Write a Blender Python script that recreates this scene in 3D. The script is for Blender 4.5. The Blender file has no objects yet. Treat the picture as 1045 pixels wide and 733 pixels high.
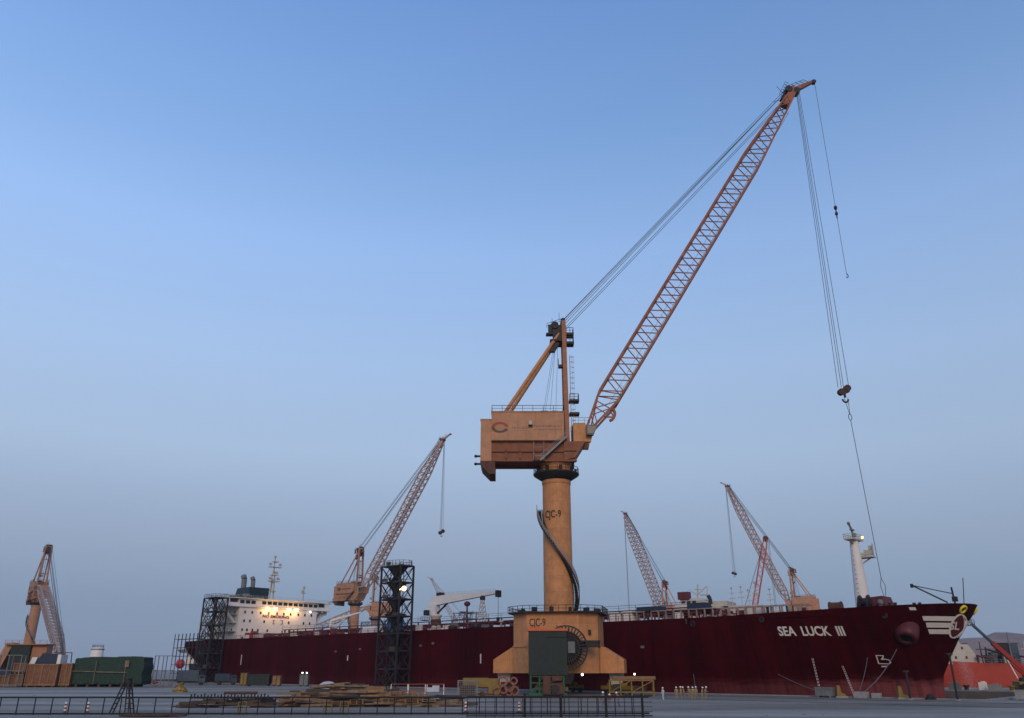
import bpy, math, random
from mathutils import Vector, Matrix, geometry
R = math.radians
sc = bpy.context.scene
col = sc.collection

# ------------------------------------------------------------------ camera
cam = bpy.data.cameras.new('camera'); camo = bpy.data.objects.new('camera', cam); col.objects.link(camo)
camo.location = (0, 0, 4.6); camo.rotation_euler = (R(90 + 21.08), 0, 0)
cam.sensor_width = 36; cam.lens = 820 / 1045 * 36; cam.clip_start = .5; cam.clip_end = 20000
sc.camera = camo

# ------------------------------------------------------------------ world and sun
SUN_EL, SUN_AZ = R(7), R(205)          # the last glow of the sky, low behind the camera and to its left
w = bpy.data.worlds.new('World'); sc.world = w; w.use_nodes = True
nt = w.node_tree; nt.nodes.clear()
out = nt.nodes.new('ShaderNodeOutputWorld'); bg = nt.nodes.new('ShaderNodeBackground')
sky = nt.nodes.new('ShaderNodeTexSky'); sky.sky_type = 'NISHITA'; sky.sun_disc = False
sky.sun_elevation = SUN_EL; sky.sun_rotation = SUN_AZ
sky.air_density = 1.0; sky.dust_density = 0.6; sky.ozone_density = 3.0
geo = nt.nodes.new('ShaderNodeTexCoord'); sep = nt.nodes.new('ShaderNodeSeparateXYZ')
nt.links.new(geo.outputs['Generated'], sep.inputs[0])
ramp = nt.nodes.new('ShaderNodeValToRGB'); cr = ramp.color_ramp
nt.links.new(sep.outputs['Z'], ramp.inputs['Fac'])
# dusk: dull violet-grey at the horizon, pale belt above it, deeper blue higher up
def srgb(r, g, b):
    f = lambda c: (c / 255) / 12.92 if c <= 10 else ((c / 255 + .055) / 1.055) ** 2.4
    return (f(r), f(g), f(b), 1)
STOPS = [(0.0, (131, 149, 180)), (0.07, (136, 154, 183)), (0.14, (155, 171, 198)), (0.24, (173, 195, 224)), (0.34, (170, 198, 236)), (0.48, (156, 192, 244)),
         (0.59, (133, 174, 230)), (0.72, (114, 155, 218)), (1.0, (84, 122, 190))]
while len(cr.elements) < len(STOPS): cr.elements.new(.5)
for e, (p_, c_) in zip(cr.elements, STOPS): e.position = p_; e.color = srgb(*c_)
mixs = nt.nodes.new('ShaderNodeMix'); mixs.data_type = 'RGBA'; mixs.inputs[0].default_value = .88
skm = nt.nodes.new('ShaderNodeVectorMath'); skm.operation = 'SCALE'; skm.inputs[3].default_value = .12
nt.links.new(sky.outputs[0], skm.inputs[0]); nt.links.new(skm.outputs[0], mixs.inputs[6]); nt.links.new(ramp.outputs[0], mixs.inputs[7])
az = nt.nodes.new('ShaderNodeMath'); az.operation = 'MULTIPLY'; nt.links.new(sep.outputs['X'], az.inputs[0]); nt.links.new(sep.outputs['Z'], az.inputs[1])
az2 = nt.nodes.new('ShaderNodeMath'); az2.operation = 'MULTIPLY_ADD'; az2.inputs[1].default_value = -.45; az2.inputs[2].default_value = 1; nt.links.new(az.outputs[0], az2.inputs[0])
smap = nt.nodes.new('ShaderNodeMapping'); smap.inputs['Scale'].default_value = (1.2, 1.2, 7); nt.links.new(geo.outputs['Generated'], smap.inputs[0])
snz = nt.nodes.new('ShaderNodeTexNoise'); snz.inputs['Scale'].default_value = 1.6; snz.inputs['Detail'].default_value = 5; nt.links.new(smap.outputs[0], snz.inputs['Vector'])
smr = nt.nodes.new('ShaderNodeMapRange'); smr.inputs[1].default_value = .3; smr.inputs[2].default_value = .7; smr.inputs[3].default_value = .988; smr.inputs[4].default_value = 1.012
nt.links.new(snz.outputs[0], smr.inputs[0]); sm2 = nt.nodes.new('ShaderNodeMath'); sm2.operation = 'MULTIPLY'; nt.links.new(az2.outputs[0], sm2.inputs[0]); nt.links.new(smr.outputs[0], sm2.inputs[1]); az2 = sm2
azs = nt.nodes.new('ShaderNodeVectorMath'); azs.operation = 'SCALE'; nt.links.new(mixs.outputs[2], azs.inputs[0]); nt.links.new(az2.outputs[0], azs.inputs[3])
nt.links.new(azs.outputs[0], bg.inputs[0]); bg.inputs[1].default_value = 1.0
nt.links.new(bg.outputs[0], out.inputs[0])
sl = bpy.data.lights.new('sun', 'SUN'); slo = bpy.data.objects.new('sun', sl); col.objects.link(slo)
sl.energy = 1.5; sl.angle = R(28); sl.color = (1, .74, .52)
sd = Vector((.02, -.9, .42)); slo.rotation_euler = sd.to_track_quat('Z', 'Y').to_euler()
sc.view_settings.view_transform = 'Standard'; sc.view_settings.look = 'None'; sc.view_settings.gamma = 1
sc.view_settings.exposure = 0
sc.view_settings.use_curve_mapping = False
sc.cycles.max_bounces = 5; sc.cycles.volume_bounces = 0
rnd = random.Random(7)

# ------------------------------------------------------------------ materials
MATS = {}
def mat(name, c, rough=.6, metal=0, var=.18, scale=.6, rust=0, rustc=(.12, .045, .02), bump=.05, emit=None, es=1, vstreak=0, extra=None):
    if name in MATS: return MATS[name]
    m = bpy.data.materials.new(name); MATS[name] = m; m.use_nodes = True
    n = m.node_tree; b = n.nodes['Principled BSDF']
    b.inputs['Roughness'].default_value = rough; b.inputs['Specular IOR Level'].default_value = .05 if 'maroon_hull' in name else .3; b.inputs['Metallic'].default_value = metal
    tc = n.nodes.new('ShaderNodeTexCoord')
    nz = n.nodes.new('ShaderNodeTexNoise'); nz.inputs['Scale'].default_value = scale; nz.inputs['Detail'].default_value = 6; nz.inputs['Roughness'].default_value = .65
    n.links.new(tc.outputs['Object'], nz.inputs['Vector'])
    mr = n.nodes.new('ShaderNodeMapRange'); mr.inputs[1].default_value = .3; mr.inputs[2].default_value = .7
    mr.inputs[3].default_value = 1 - var; mr.inputs[4].default_value = 1 + var
    n.links.new(nz.outputs[0], mr.inputs[0])
    vm = n.nodes.new('ShaderNodeVectorMath'); vm.operation = 'SCALE'; vm.inputs[0].default_value = c[:3]
    n.links.new(mr.outputs[0], vm.inputs[3]); last = vm.outputs[0]
    if rust or vstreak:
        mp = n.nodes.new('ShaderNodeMapping'); mp.inputs['Scale'].default_value = (1.6, 1.6, .16 if vstreak else 1.2)
        n.links.new(tc.outputs['Object'], mp.inputs[0])
        n2 = n.nodes.new('ShaderNodeTexNoise'); n2.inputs['Scale'].default_value = scale * 1.7; n2.inputs['Detail'].default_value = 7; n2.inputs['Roughness'].default_value = .7
        n.links.new(mp.outputs[0], n2.inputs['Vector'])
        m2 = n.nodes.new('ShaderNodeMapRange'); m2.inputs[1].default_value = .55; m2.inputs[2].default_value = .72; m2.inputs[4].default_value = rust or vstreak
        n.links.new(n2.outputs[0], m2.inputs[0])
        mx = n.nodes.new('ShaderNodeMix'); mx.data_type = 'RGBA'
        n.links.new(m2.outputs[0], mx.inputs[0]); n.links.new(last, mx.inputs[6]); mx.inputs[7].default_value = (*rustc, 1)
        last = mx.outputs[2]
    if extra: last = extra(n, tc, last, b)
    n.links.new(last, b.inputs['Base Color'])
    if bump:
        bp = n.nodes.new('ShaderNodeBump'); bp.inputs['Strength'].default_value = bump * 4; bp.inputs['Distance'].default_value = .05
        n3 = n.nodes.new('ShaderNodeTexNoise'); n3.inputs['Scale'].default_value = scale * 3; n3.inputs['Detail'].default_value = 5
        n.links.new(tc.outputs['Object'], n3.inputs['Vector']); n.links.new(n3.outputs[0], bp.inputs['Height']); n.links.new(bp.outputs[0], b.inputs['Normal'])
    if emit:
        b.inputs['Emission Color'].default_value = (*emit, 1); b.inputs['Emission Strength'].default_value = es
    return m

def hull_extra(n, tc, last, b):
    # faded antifouling band low on the hull, plate seams
    sp = n.nodes.new('ShaderNodeSeparateXYZ'); n.links.new(tc.outputs['Object'], sp.inputs[0])
    nz = n.nodes.new('ShaderNodeTexNoise'); nz.inputs['Scale'].default_value = .35; nz.inputs['Detail'].default_value = 8; nz.inputs['Roughness'].default_value = .7
    mp = n.nodes.new('ShaderNodeMapping'); mp.inputs['Scale'].default_value = (.5, .5, 2.2)
    n.links.new(tc.outputs['Object'], mp.inputs[0]); n.links.new(mp.outputs[0], nz.inputs['Vector'])
    a = n.nodes.new('ShaderNodeMath'); a.operation = 'MULTIPLY_ADD'; a.inputs[1].default_value = 5.0
    n.links.new(nz.outputs[0], a.inputs[0]); n.links.new(sp.outputs['Z'], a.inputs[2])
    mr = n.nodes.new('ShaderNodeMapRange'); mr.inputs[1].default_value = 5.6; mr.inputs[2].default_value = 4.0; mr.inputs[3].default_value = 0; mr.inputs[4].default_value = .8
    n.links.new(a.outputs[0], mr.inputs[0])
    # the faded band is strongest towards the bow
    mb = n.nodes.new('ShaderNodeMapRange'); mb.inputs[1].default_value = -60; mb.inputs[2].default_value = -9; mb.inputs[3].default_value = .12
    n.links.new(sp.outputs['X'], mb.inputs[0])
    ml = n.nodes.new('ShaderNodeMath'); ml.operation = 'MULTIPLY'; n.links.new(mr.outputs[0], ml.inputs[0]); n.links.new(mb.outputs[0], ml.inputs[1])
    mx = n.nodes.new('ShaderNodeMix'); mx.data_type = 'RGBA'; mx.inputs[7].default_value = (.20, .06, .062, 1)
    n.links.new(ml.outputs[0], mx.inputs[0]); n.links.new(last, mx.inputs[6])
    # plate seams
    cmb = n.nodes.new('ShaderNodeCombineXYZ'); n.links.new(sp.outputs['X'], cmb.inputs[0]); n.links.new(sp.outputs['Z'], cmb.inputs[1])
    br = n.nodes.new('ShaderNodeTexBrick'); br.inputs['Scale'].default_value = 1; br.inputs['Brick Width'].default_value = 9; br.inputs['Row Height'].default_value = 2.3
    br.inputs['Mortar Size'].default_value = .05; br.inputs['Mortar Smooth'].default_value = .6
    br.inputs['Color1'].default_value = (1, 1, 1, 1); br.inputs['Color2'].default_value = (.8, .8, .8, 1); br.inputs['Mortar'].default_value = (.5, .5, .5, 1)
    n.links.new(cmb.outputs[0], br.inputs['Vector'])
    m3 = n.nodes.new('ShaderNodeMix'); m3.data_type = 'RGBA'; m3.blend_type = 'MULTIPLY'; m3.inputs[0].default_value = .8
    n.links.new(mx.outputs[2], m3.inputs[6]); n.links.new(br.outputs['Color'], m3.inputs[7])
    # broad vertical bands of fresher and duller paint, fine dark runs from the scuppers
    last = m3.outputs[2]
    for sc_, lo, hi, a0, a1 in (((.11, 0, .012), .74, 1.3, .35, .65), ((1.1, 0, .06), .72, 1.08, .38, .52)):
        mp = n.nodes.new('ShaderNodeMapping'); mp.inputs['Scale'].default_value = sc_; n.links.new(tc.outputs['Object'], mp.inputs[0])
        nz = n.nodes.new('ShaderNodeTexNoise'); nz.inputs['Scale'].default_value = 1; nz.inputs['Detail'].default_value = 5; n.links.new(mp.outputs[0], nz.inputs['Vector'])
        mr = n.nodes.new('ShaderNodeMapRange'); mr.inputs[1].default_value = a0; mr.inputs[2].default_value = a1; mr.inputs[3].default_value = lo; mr.inputs[4].default_value = hi; n.links.new(nz.outputs[0], mr.inputs[0])
        vm = n.nodes.new('ShaderNodeVectorMath'); vm.operation = 'SCALE'; n.links.new(last, vm.inputs[0]); n.links.new(mr.outputs[0], vm.inputs[3]); last = vm.outputs[0]
    return last

def ground_extra(n, tc, last, b):
    # big patches, expansion joints, tyre-darkened streaks, damp streaks with wet sheen painted lighter
    nz = n.nodes.new('ShaderNodeTexNoise'); nz.inputs['Scale'].default_value = .03; nz.inputs['Detail'].default_value = 8; nz.inputs['Roughness'].default_value = .6
    mp = n.nodes.new('ShaderNodeMapping'); mp.inputs['Scale'].default_value = (.5, 2.4, 1); mp.inputs['Rotation'].default_value = (0, 0, R(8))
    n.links.new(tc.outputs['Object'], mp.inputs[0]); n.links.new(mp.outputs[0], nz.inputs['Vector'])
    mr = n.nodes.new('ShaderNodeMapRange'); mr.inputs[1].default_value = .35; mr.inputs[2].default_value = .68; mr.inputs[3].default_value = .68; mr.inputs[4].default_value = 1.35
    n.links.new(nz.outputs[0], mr.inputs[0])
    vm = n.nodes.new('ShaderNodeVectorMath'); vm.operation = 'SCALE'; n.links.new(last, vm.inputs[0]); n.links.new(mr.outputs[0], vm.inputs[3])
    br = n.nodes.new('ShaderNodeTexBrick'); br.offset = 0; br.inputs['Scale'].default_value = 1; br.inputs['Brick Width'].default_value = 7.5; br.inputs['Row Height'].default_value = 7.5
    br.inputs['Mortar Size'].default_value = .06
    br.inputs['Color1'].default_value = (1, 1, 1, 1); br.inputs['Color2'].default_value = (.9, .9, .9, 1); br.inputs['Mortar'].default_value = (.5, .5, .5, 1)
    mq = n.nodes.new('ShaderNodeMapping'); mq.inputs['Rotation'].default_value = (0, 0, R(47.2)); n.links.new(tc.outputs['Object'], mq.inputs[0]); n.links.new(mq.outputs[0], br.inputs['Vector'])
    m3 = n.nodes.new('ShaderNodeMix'); m3.data_type = 'RGBA'; m3.blend_type = 'MULTIPLY'; m3.inputs[0].default_value = .7
    n.links.new(vm.outputs[0], m3.inputs[6]); n.links.new(br.outputs['Color'], m3.inputs[7])
    oz = n.nodes.new('ShaderNodeTexNoise'); oz.inputs['Scale'].default_value = .22; oz.inputs['Detail'].default_value = 7; oz.inputs['Roughness'].default_value = .75; n.links.new(tc.outputs['Object'], oz.inputs['Vector'])
    om = n.nodes.new('ShaderNodeMapRange'); om.inputs[1].default_value = .56; om.inputs[2].default_value = .68; om.inputs[4].default_value = .5; n.links.new(oz.outputs[0], om.inputs[0])
    m4 = n.nodes.new('ShaderNodeMix'); m4.data_type = 'RGBA'; n.links.new(om.outputs[0], m4.inputs[0]); n.links.new(m3.outputs[2], m4.inputs[6]); m4.inputs[7].default_value = (.06, .055, .05, 1); m3 = m4
    rr = n.nodes.new('ShaderNodeMapRange'); rr.inputs[1].default_value = .4; rr.inputs[2].default_value = .65; rr.inputs[3].default_value = .75; rr.inputs[4].default_value = .38
    n.links.new(nz.outputs[0], rr.inputs[0]); n.links.new(rr.outputs[0], b.inputs['Roughness'])
    return m3.outputs[2]

def seams(w_, h_, dark=.6):
    def f(n, tc, last, b):
        sp = n.nodes.new('ShaderNodeSeparateXYZ'); n.links.new(tc.outputs['Object'], sp.inputs[0])
        ad = n.nodes.new('ShaderNodeMath'); n.links.new(sp.outputs['X'], ad.inputs[0]); n.links.new(sp.outputs['Y'], ad.inputs[1])
        cmb = n.nodes.new('ShaderNodeCombineXYZ'); n.links.new(ad.outputs[0], cmb.inputs[0]); n.links.new(sp.outputs['Z'], cmb.inputs[1])
        br = n.nodes.new('ShaderNodeTexBrick'); br.offset = 0; br.inputs['Scale'].default_value = 1; br.inputs['Brick Width'].default_value = w_; br.inputs['Row Height'].default_value = h_
        br.inputs['Mortar Size'].default_value = .035; br.inputs['Mortar Smooth'].default_value = .5
        br.inputs['Color1'].default_value = (1, 1, 1, 1); br.inputs['Color2'].default_value = (.9, .9, .9, 1); br.inputs['Mortar'].default_value = (dark,) * 3 + (1,)
        n.links.new(cmb.outputs[0], br.inputs['Vector'])
        m3 = n.nodes.new('ShaderNodeMix'); m3.data_type = 'RGBA'; m3.blend_type = 'MULTIPLY'; m3.inputs[0].default_value = .9
        n.links.new(last, m3.inputs[6]); n.links.new(br.outputs['Color'], m3.inputs[7]); return m3.outputs[2]
    return f

ORANGE = mat('crane_orange_paint', (.48, .218, .085), .6, var=.2, vstreak=.5, rustc=(.24, .10, .045), scale=.75, extra=seams(5.5, 3.2, .62))
ORANGE2 = mat('crane_house_paint', (.42, .212, .112), .6, var=.16, vstreak=.6, rustc=(.22, .09, .045), scale=.6, extra=seams(2.2, 7.5, .8))
BOOM = mat('boom_rust_orange', (.25, .090, .05), .6, var=.3, rust=.6, rustc=(.13, .05, .03), scale=.5, bump=0)
BOOMP = mat('boom_hazed_pink', (.40, .27, .22), .7, var=.25, rust=.4, rustc=(.24, .14, .11), scale=.3, bump=0)  # far jibs: distance haze is mixed into this pale colour
ORANGEF = mat('far_crane_paint', (.36, .185, .105), .65, var=.2, rust=.4, rustc=(.2, .09, .05), scale=.5, bump=0)
BOOMG = mat('boom_pale_grey', (.33, .27, .25), .7, var=.25, rust=.4, rustc=(.2, .14, .12), scale=.3, bump=0)  # distant grey jibs, their paleness painted in for haze
ORANGEP = mat('crane_hazed_paint', (.50, .235, .12), .6, var=.15, rust=.3, rustc=(.25, .11, .06), scale=.3, bump=0)  # far crane orange, lightened in the colour to stand for haze
DARK = mat('dark_steel', (.020, .019, .020), .6, var=.3, scale=1, bump=0)
BLACKM = mat('black_rail_paint', (.012, .011, .012), .6, var=.3, scale=1, bump=0)
GREYST = mat('galvanised_steel', (.16, .16, .17), .5, .2, var=.25, scale=1, bump=0)
ROPE = mat('wire_rope', (.07, .075, .085), .6, var=.1, bump=0)
RUSTY = mat('rusty_steel', (.10, .045, .03), .8, var=.35, rust=.5, rustc=(.045, .025, .02), scale=1.2, bump=0)
HULL = mat('maroon_hull_paint', (.042, .0014, .0030), .7, var=.15, vstreak=.55, rustc=(.030, .004, .005), scale=.12, bump=.02, extra=hull_extra)
MAROON = mat('maroon_deck_paint', (.10, .015, .018), .6, var=.25, rust=.4, rustc=(.06, .02, .015), scale=.8, bump=0)
BOLST = mat('maroon_bolster', (.085, .018, .022), .5, var=.15, scale=.8, rust=.3, rustc=(.06, .02, .02))
WHITE = mat('white_ship_paint', (.66, .635, .60), .55, var=.06, vstreak=.35, rustc=(.42, .35, .29), scale=.5)
WHITE2 = mat('white_marking', (.74, .70, .64), .6, var=.08, rust=.25, rustc=(.45, .36, .3), scale=1.5, bump=0)
CREAM = mat('cream_paint', (.44, .40, .33), .6, var=.1, rust=.3, rustc=(.3, .2, .12), scale=.5, bump=0)
MARK = mat('black_stencil', (.03, .025, .02), .7, var=.2, bump=0)
MARKR = mat('faded_lettering', (.15, .07, .06), .7, var=.2, bump=0)
MARKG = mat('grey_lettering', (.20, .15, .14), .7, var=.2, bump=0)
LOGO1 = mat('logo_dark', (.10, .07, .06), .7, var=.2, bump=0)
LOGO2 = mat('logo_red', (.34, .06, .04), .7, var=.2, bump=0)
RED = mat('red_paint', (.30, .03, .025), .6, var=.15, scale=1, bump=0)
REDSHIP = mat('orange_red_hull', (.40, .05, .03), .55, var=.15, vstreak=.3, rustc=(.22, .05, .04), scale=.2, bump=0)
YELLOW = mat('yellow_paint', (.20, .135, .03), .6, var=.2, rust=.35, rustc=(.2, .10, .03), scale=1.5, bump=0)
LEMON = mat('lemon_yellow_paint', (.68, .56, .04), .5, var=.1, scale=1.5, bump=0)
GREEN = mat('dark_green_panel', (.012, .025, .021), .6, var=.25, rust=.3, rustc=(.05, .05, .035), scale=1, extra=seams(.9, 9, .6))
NET = mat('green_netting', (.023, .047, .034), .9, var=.45, scale=2.5, rust=.4, rustc=(.006, .03, .018), bump=.2)
TEALD = mat('funnel_green_black', (.012, .03, .032), .5, var=.2, bump=0)
GLASS = mat('dark_window_glass', (.015, .02, .025), .15, var=.1, bump=0)
BLUE = mat('blue_container_paint', (.03, .13, .28), .5, var=.15, rust=.2, rustc=(.05, .06, .08), scale=1, bump=0)
NAVY = mat('navy_container_paint', (.02, .035, .06), .6, var=.2, bump=0)
SLATE = mat('slate_blue_paint', (.05, .075, .10), .6, var=.3, scale=1, bump=0)
WOOD = mat('weathered_timber', (.20, .095, .052), .85, var=.3, scale=1.2, rust=.5, rustc=(.12, .06, .03), bump=.1, extra=seams(.45, 20, .45))
PLANK = mat('pale_timber', (.18, .135, .095), .85, var=.4, scale=.8, rust=.4, rustc=(.10, .07, .045), bump=0)
PLANK2 = mat('tan_timber', (.24, .14, .07), .85, var=.35, scale=.8, bump=0)
PLANK3 = mat('dark_timber', (.07, .05, .04), .9, var=.35, scale=.8, bump=0)
CONC = mat('concrete_block', (.25, .24, .23), .85, var=.2, scale=1)
GREYBOX = mat('grey_box_paint', (.14, .15, .15), .7, var=.25, scale=1.2, rust=.3, rustc=(.1, .07, .05), bump=0)
DOCKW = mat('dock_wall_concrete', (.10, .10, .10), .9, var=.3, scale=.3, vstreak=.5, rustc=(.04, .04, .04))
GROUND = mat('quay_concrete', (.215, .182, .138), .8, var=.12, scale=.8, bump=.03, extra=ground_extra)
COPING = mat('coping_concrete', (.22, .22, .225), .8, var=.2, scale=.6)
RAILST = mat('crane_rail_steel', (.05, .05, .055), .4, .5, var=.2, bump=0)
HILL = mat('dusty_hill_rock', (.26, .17, .14), .95, var=.25, scale=.01, rust=.5, rustc=(.17, .11, .09), bump=0)
SKIN = mat('skin', (.28, .15, .09), .6, var=.1, bump=0)
KHAKI = mat('khaki_coverall', (.27, .21, .12), .85, var=.2, scale=4, bump=0)
GREYCLOTH = mat('grey_coverall', (.13, .14, .16), .85, var=.2, scale=4, bump=0)
HIVIS = mat('orange_hivis_cloth', (.75, .12, .04), .8, var=.1, bump=0)
HELMET = mat('white_helmet', (.8, .8, .76), .4, var=.05, bump=0)
PINK = mat('pink_hose_rubber', (.25, .11, .085), .6, var=.3, scale=2, bump=0)
REDW = mat('red_barrier_paint', (.22, .05, .035), .6, var=.15, bump=0)
LAMPM = mat('lit_floodlight', (.9, .7, .4), .4, bump=0, emit=(1, .50, .15), es=9)
LAMPW = mat('lit_white_lamp', (.9, .9, .9), .4, bump=0, emit=(1, .93, .85), es=5)
LAMPY = mat('lit_yellow_lamp', (.9, .8, .4), .4, bump=0, emit=(1, .72, .25), es=2)
TARP = mat('pale_tarpaulin', (.45, .47, .5), .7, var=.15, bump=0)

# ------------------------------------------------------------------ mesh helpers
class MB:
    def __init__(s): s.v = []; s.f = []; s.sm = []
    def add(s, vs, fs, smooth=False):
        k = len(s.v); s.v += [tuple(v) for v in vs]; s.f += [tuple(i + k for i in f) for f in fs]; s.sm += [smooth] * len(fs); return s
    def hexa(s, p): # bottom 4 ccw, top 4
        return s.add(p, [(0, 3, 2, 1), (4, 5, 6, 7), (0, 1, 5, 4), (1, 2, 6, 5), (2, 3, 7, 6), (3, 0, 4, 7)])
    def box(s, c, d, rz=0):
        x, y, z = c; a, b, h = d[0] / 2, d[1] / 2, d[2] / 2; co, si = math.cos(rz), math.sin(rz)
        q = [(x + u * co - v * si, y + u * si + v * co) for u, v in ((-a, -b), (a, -b), (a, b), (-a, b))]
        return s.hexa([(u, v, z - h) for u, v in q] + [(u, v, z + h) for u, v in q])
    def span(s, x0, x1, y0, y1, z0, z1): return s.box(((x0 + x1) / 2, (y0 + y1) / 2, (z0 + z1) / 2), (abs(x1 - x0), abs(y1 - y0), abs(z1 - z0)))
    def bar(s, p, q, a, b=None, n=4, smooth=False, a2=None):
        p, q = Vector(p), Vector(q); d = q - p
        if d.length < 1e-6: return s
        d.normalize(); u = d.cross(Vector((0, 0, 1)))
        if u.length < .05: u = Vector((1, 0, 0)) if abs(d.z) > .9 else d.cross(Vector((0, 1, 0)))
        u = (u - d * u.dot(d)).normalized(); v = d.cross(u)
        b = b or a; r = math.sqrt(2) if n == 4 else 1; a2 = a if a2 is None else a2
        vs = []
        for c, k in ((p, 1), (q, a2 / a)):
            for i in range(n):
                t = 2 * math.pi * (i + .5) / n; vs.append(c + u * (math.cos(t) * a * r * .5 * k) + v * (math.sin(t) * b * r * .5 * k))
        fs = [(i, (i + 1) % n, n + (i + 1) % n, n + i) for i in range(n)]
        s.add(vs, fs, smooth); return s.add(vs, [tuple(range(n))[::-1], tuple(range(n, 2 * n))])
    def poly(s, pts, r, n=5):
        for a, b in zip(pts, pts[1:]): s.bar(a, b, r * 2, n=n, smooth=True)
        return s
    def cyl(s, c, r, z0, z1, n=32, r2=None):
        return s.lathe(c, [(r, z0), (r if r2 is None else r2, z1)], n)
    def lathe(s, c, prof, n=32, cap=True, mtx=None):
        vs = []
        for r, z in prof:
            for i in range(n):
                t = 2 * math.pi * i / n; vs.append(Vector((r * math.cos(t), r * math.sin(t), z)))
        if mtx is not None: vs = [mtx @ v for v in vs]
        vs = [(v[0] + c[0], v[1] + c[1], v[2] + (c[2] if len(c) > 2 else 0)) for v in vs]
        m = len(prof)
        fs = [(j * n + i, j * n + (i + 1) % n, (j + 1) * n + (i + 1) % n, (j + 1) * n + i) for j in range(m - 1) for i in range(n)]
        s.add(vs, fs, True)
        if cap: s.add(vs, [tuple(range(n))[::-1], tuple(range((m - 1) * n, m * n))])
        return s
    def prism(s, pts, y0, y1, f=None): # outline in x,z extruded over y
        n = len(pts); f = f or (lambda x, y, z: (x, y, z))
        vs = [f(x, y0, z) for x, z in pts] + [f(x, y1, z) for x, z in pts]
        return s.add(vs, [tuple(range(n)), tuple(range(n, 2 * n))[::-1]] + [(i, n + i, n + (i + 1) % n, (i + 1) % n) for i in range(n)])
    def slab(s, pts, z0, z1):
        n = len(pts); vs = [(x, y, z0) for x, y in pts] + [(x, y, z1) for x, y in pts]
        return s.add(vs, [tuple(range(n))[::-1], tuple(range(n, 2 * n))] + [(i, (i + 1) % n, n + (i + 1) % n, n + i) for i in range(n)])
    def ball(s, c, r, n=12, sz=1):
        pr = [(r * math.sin(math.pi * k / 8) + 1e-4, -r * math.cos(math.pi * k / 8) * sz) for k in range(9)]
        return s.lathe(c, pr, n, False)
    def build(s, name, m, parent=None, loc=None, rot=None, bevel=0):
        me = bpy.data.meshes.new(name); me.from_pydata(s.v, [], s.f); me.polygons.foreach_set('use_smooth', s.sm); me.update()
        ms = m if isinstance(m, (list, tuple)) else [m]
        for q in ms: me.materials.append(q)
        o = bpy.data.objects.new(name, me); col.objects.link(o)
        if parent: o.parent = parent
        if loc is not None: o.location = loc
        if rot is not None: o.rotation_euler = rot
        if bevel:
            b = o.modifiers.new('bevel', 'BEVEL'); b.width = bevel; b.segments = 2; b.limit_method = 'ANGLE'
        return o
def tag(o, label=None, cat=None, group=None, kind=None):
    if label: o['label'] = label
    if cat: o['category'] = cat
    if group: o['group'] = group
    if kind: o['kind'] = kind
    return o
def thing(name, label, cat, loc=(0, 0, 0), rz=0, group=None):
    o = bpy.data.objects.new(name, None); col.objects.link(o); o.location = loc; o.rotation_euler = (0, 0, rz); o.empty_display_size = .3
    return tag(o, label, cat, group)
def kids(o): return [c for c in list(bpy.data.objects) if c.parent == o]
def dup(o, loc, rz=None, label=None, group=None, parent=None):
    c = o.copy(); col.objects.link(c)
    if parent: c.parent = parent
    if loc is not None: c.location = loc
    if rz is not None: c.rotation_euler = (0, 0, rz)
    if label: c['label'] = label
    if group: c['group'] = group
    for k in kids(o): dup(k, None, parent=c)
    return c
def text(s, size, f, name, m, parent, bold=.02, sx=1, depth=.03):
    # flat letters, mapped by f(x, y, layer) onto a surface; solid, with its own thickness
    cu = bpy.data.curves.new('lettering', 'FONT'); cu.body = s; cu.size = size; cu.offset = bold * size; cu.extrude = depth; cu.resolution_u = 3
    o = bpy.data.objects.new('lettering', cu); col.objects.link(o)
    dg = bpy.context.evaluated_depsgraph_get(); me = bpy.data.meshes.new_from_object(o.evaluated_get(dg))
    bpy.data.objects.remove(o); bpy.data.curves.remove(cu)
    for v in me.vertices: v.co = f(v.co.x * sx, v.co.y, v.co.z)
    me.materials.clear(); me.materials.append(m); me.name = name
    q = bpy.data.objects.new(name, me); col.objects.link(q); q.parent = parent
    return q
def lerp(a, b, k): return a + (b - a) * k
def interp(x, pts):
    if x <= pts[0][0]: return pts[0][1]
    for (a, b), (c, d) in zip(pts, pts[1:]):
        if x <= c: return b + (d - b) * (x - a) / (c - a)
    return pts[-1][1]
def railing(b, pts, h=1.1, step=2.0, r=.05, mid=True, closed=False):
    if closed: pts = list(pts) + [pts[0]]
    for p, q in zip(pts, pts[1:]):
        p, q = Vector(p), Vector(q); n = max(1, round((q - p).length / step)); up = Vector((0, 0, h))
        for i in range(n + 1): c = p.lerp(q, i / n); b.bar(c, c + up, r * 1.4)
        b.bar(p + up, q + up, r * 1.4)
        if mid: b.bar(p + up * .5, q + up * .5, r)
    return b

# ------------------------------------------------------------------ ground with the dock pits
A = R(47.2); DV = Vector((-math.sin(A), math.cos(A), 0)); NV = Vector((math.cos(A), math.sin(A), 0)); B0 = Vector((88.414, 159.885, 0))
def S(t, o, z=0): return B0 + DV * t - NV * o + Vector((0, 0, z))
SHIP_RZ = math.atan2(-DV.y, -DV.x)
PITS = [[S(-6, 27.5), S(292, 27.5), S(292, -30), S(-6, -30)],
        [Vector(p) for p in ((98, 235.0, 0), (330, 212.2, 0), (336, 262, 0), (104, 285, 0))],
        [Vector(p) for p in ((-190, 372, 0), (-120, 330, 0), (-30, 470, 0), (-100, 512, 0))],
        [Vector(p) for p in ((20, 350, 0), (100, 300, 0), (230, 330, 0), (150, 400, 0))]]
EXT = 2450
vc = [Vector((-EXT, -260)), Vector((EXT, -260)), Vector((EXT, EXT)), Vector((-EXT, EXT))]
ed = [(0, 1), (1, 2), (2, 3), (3, 0)]
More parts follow.
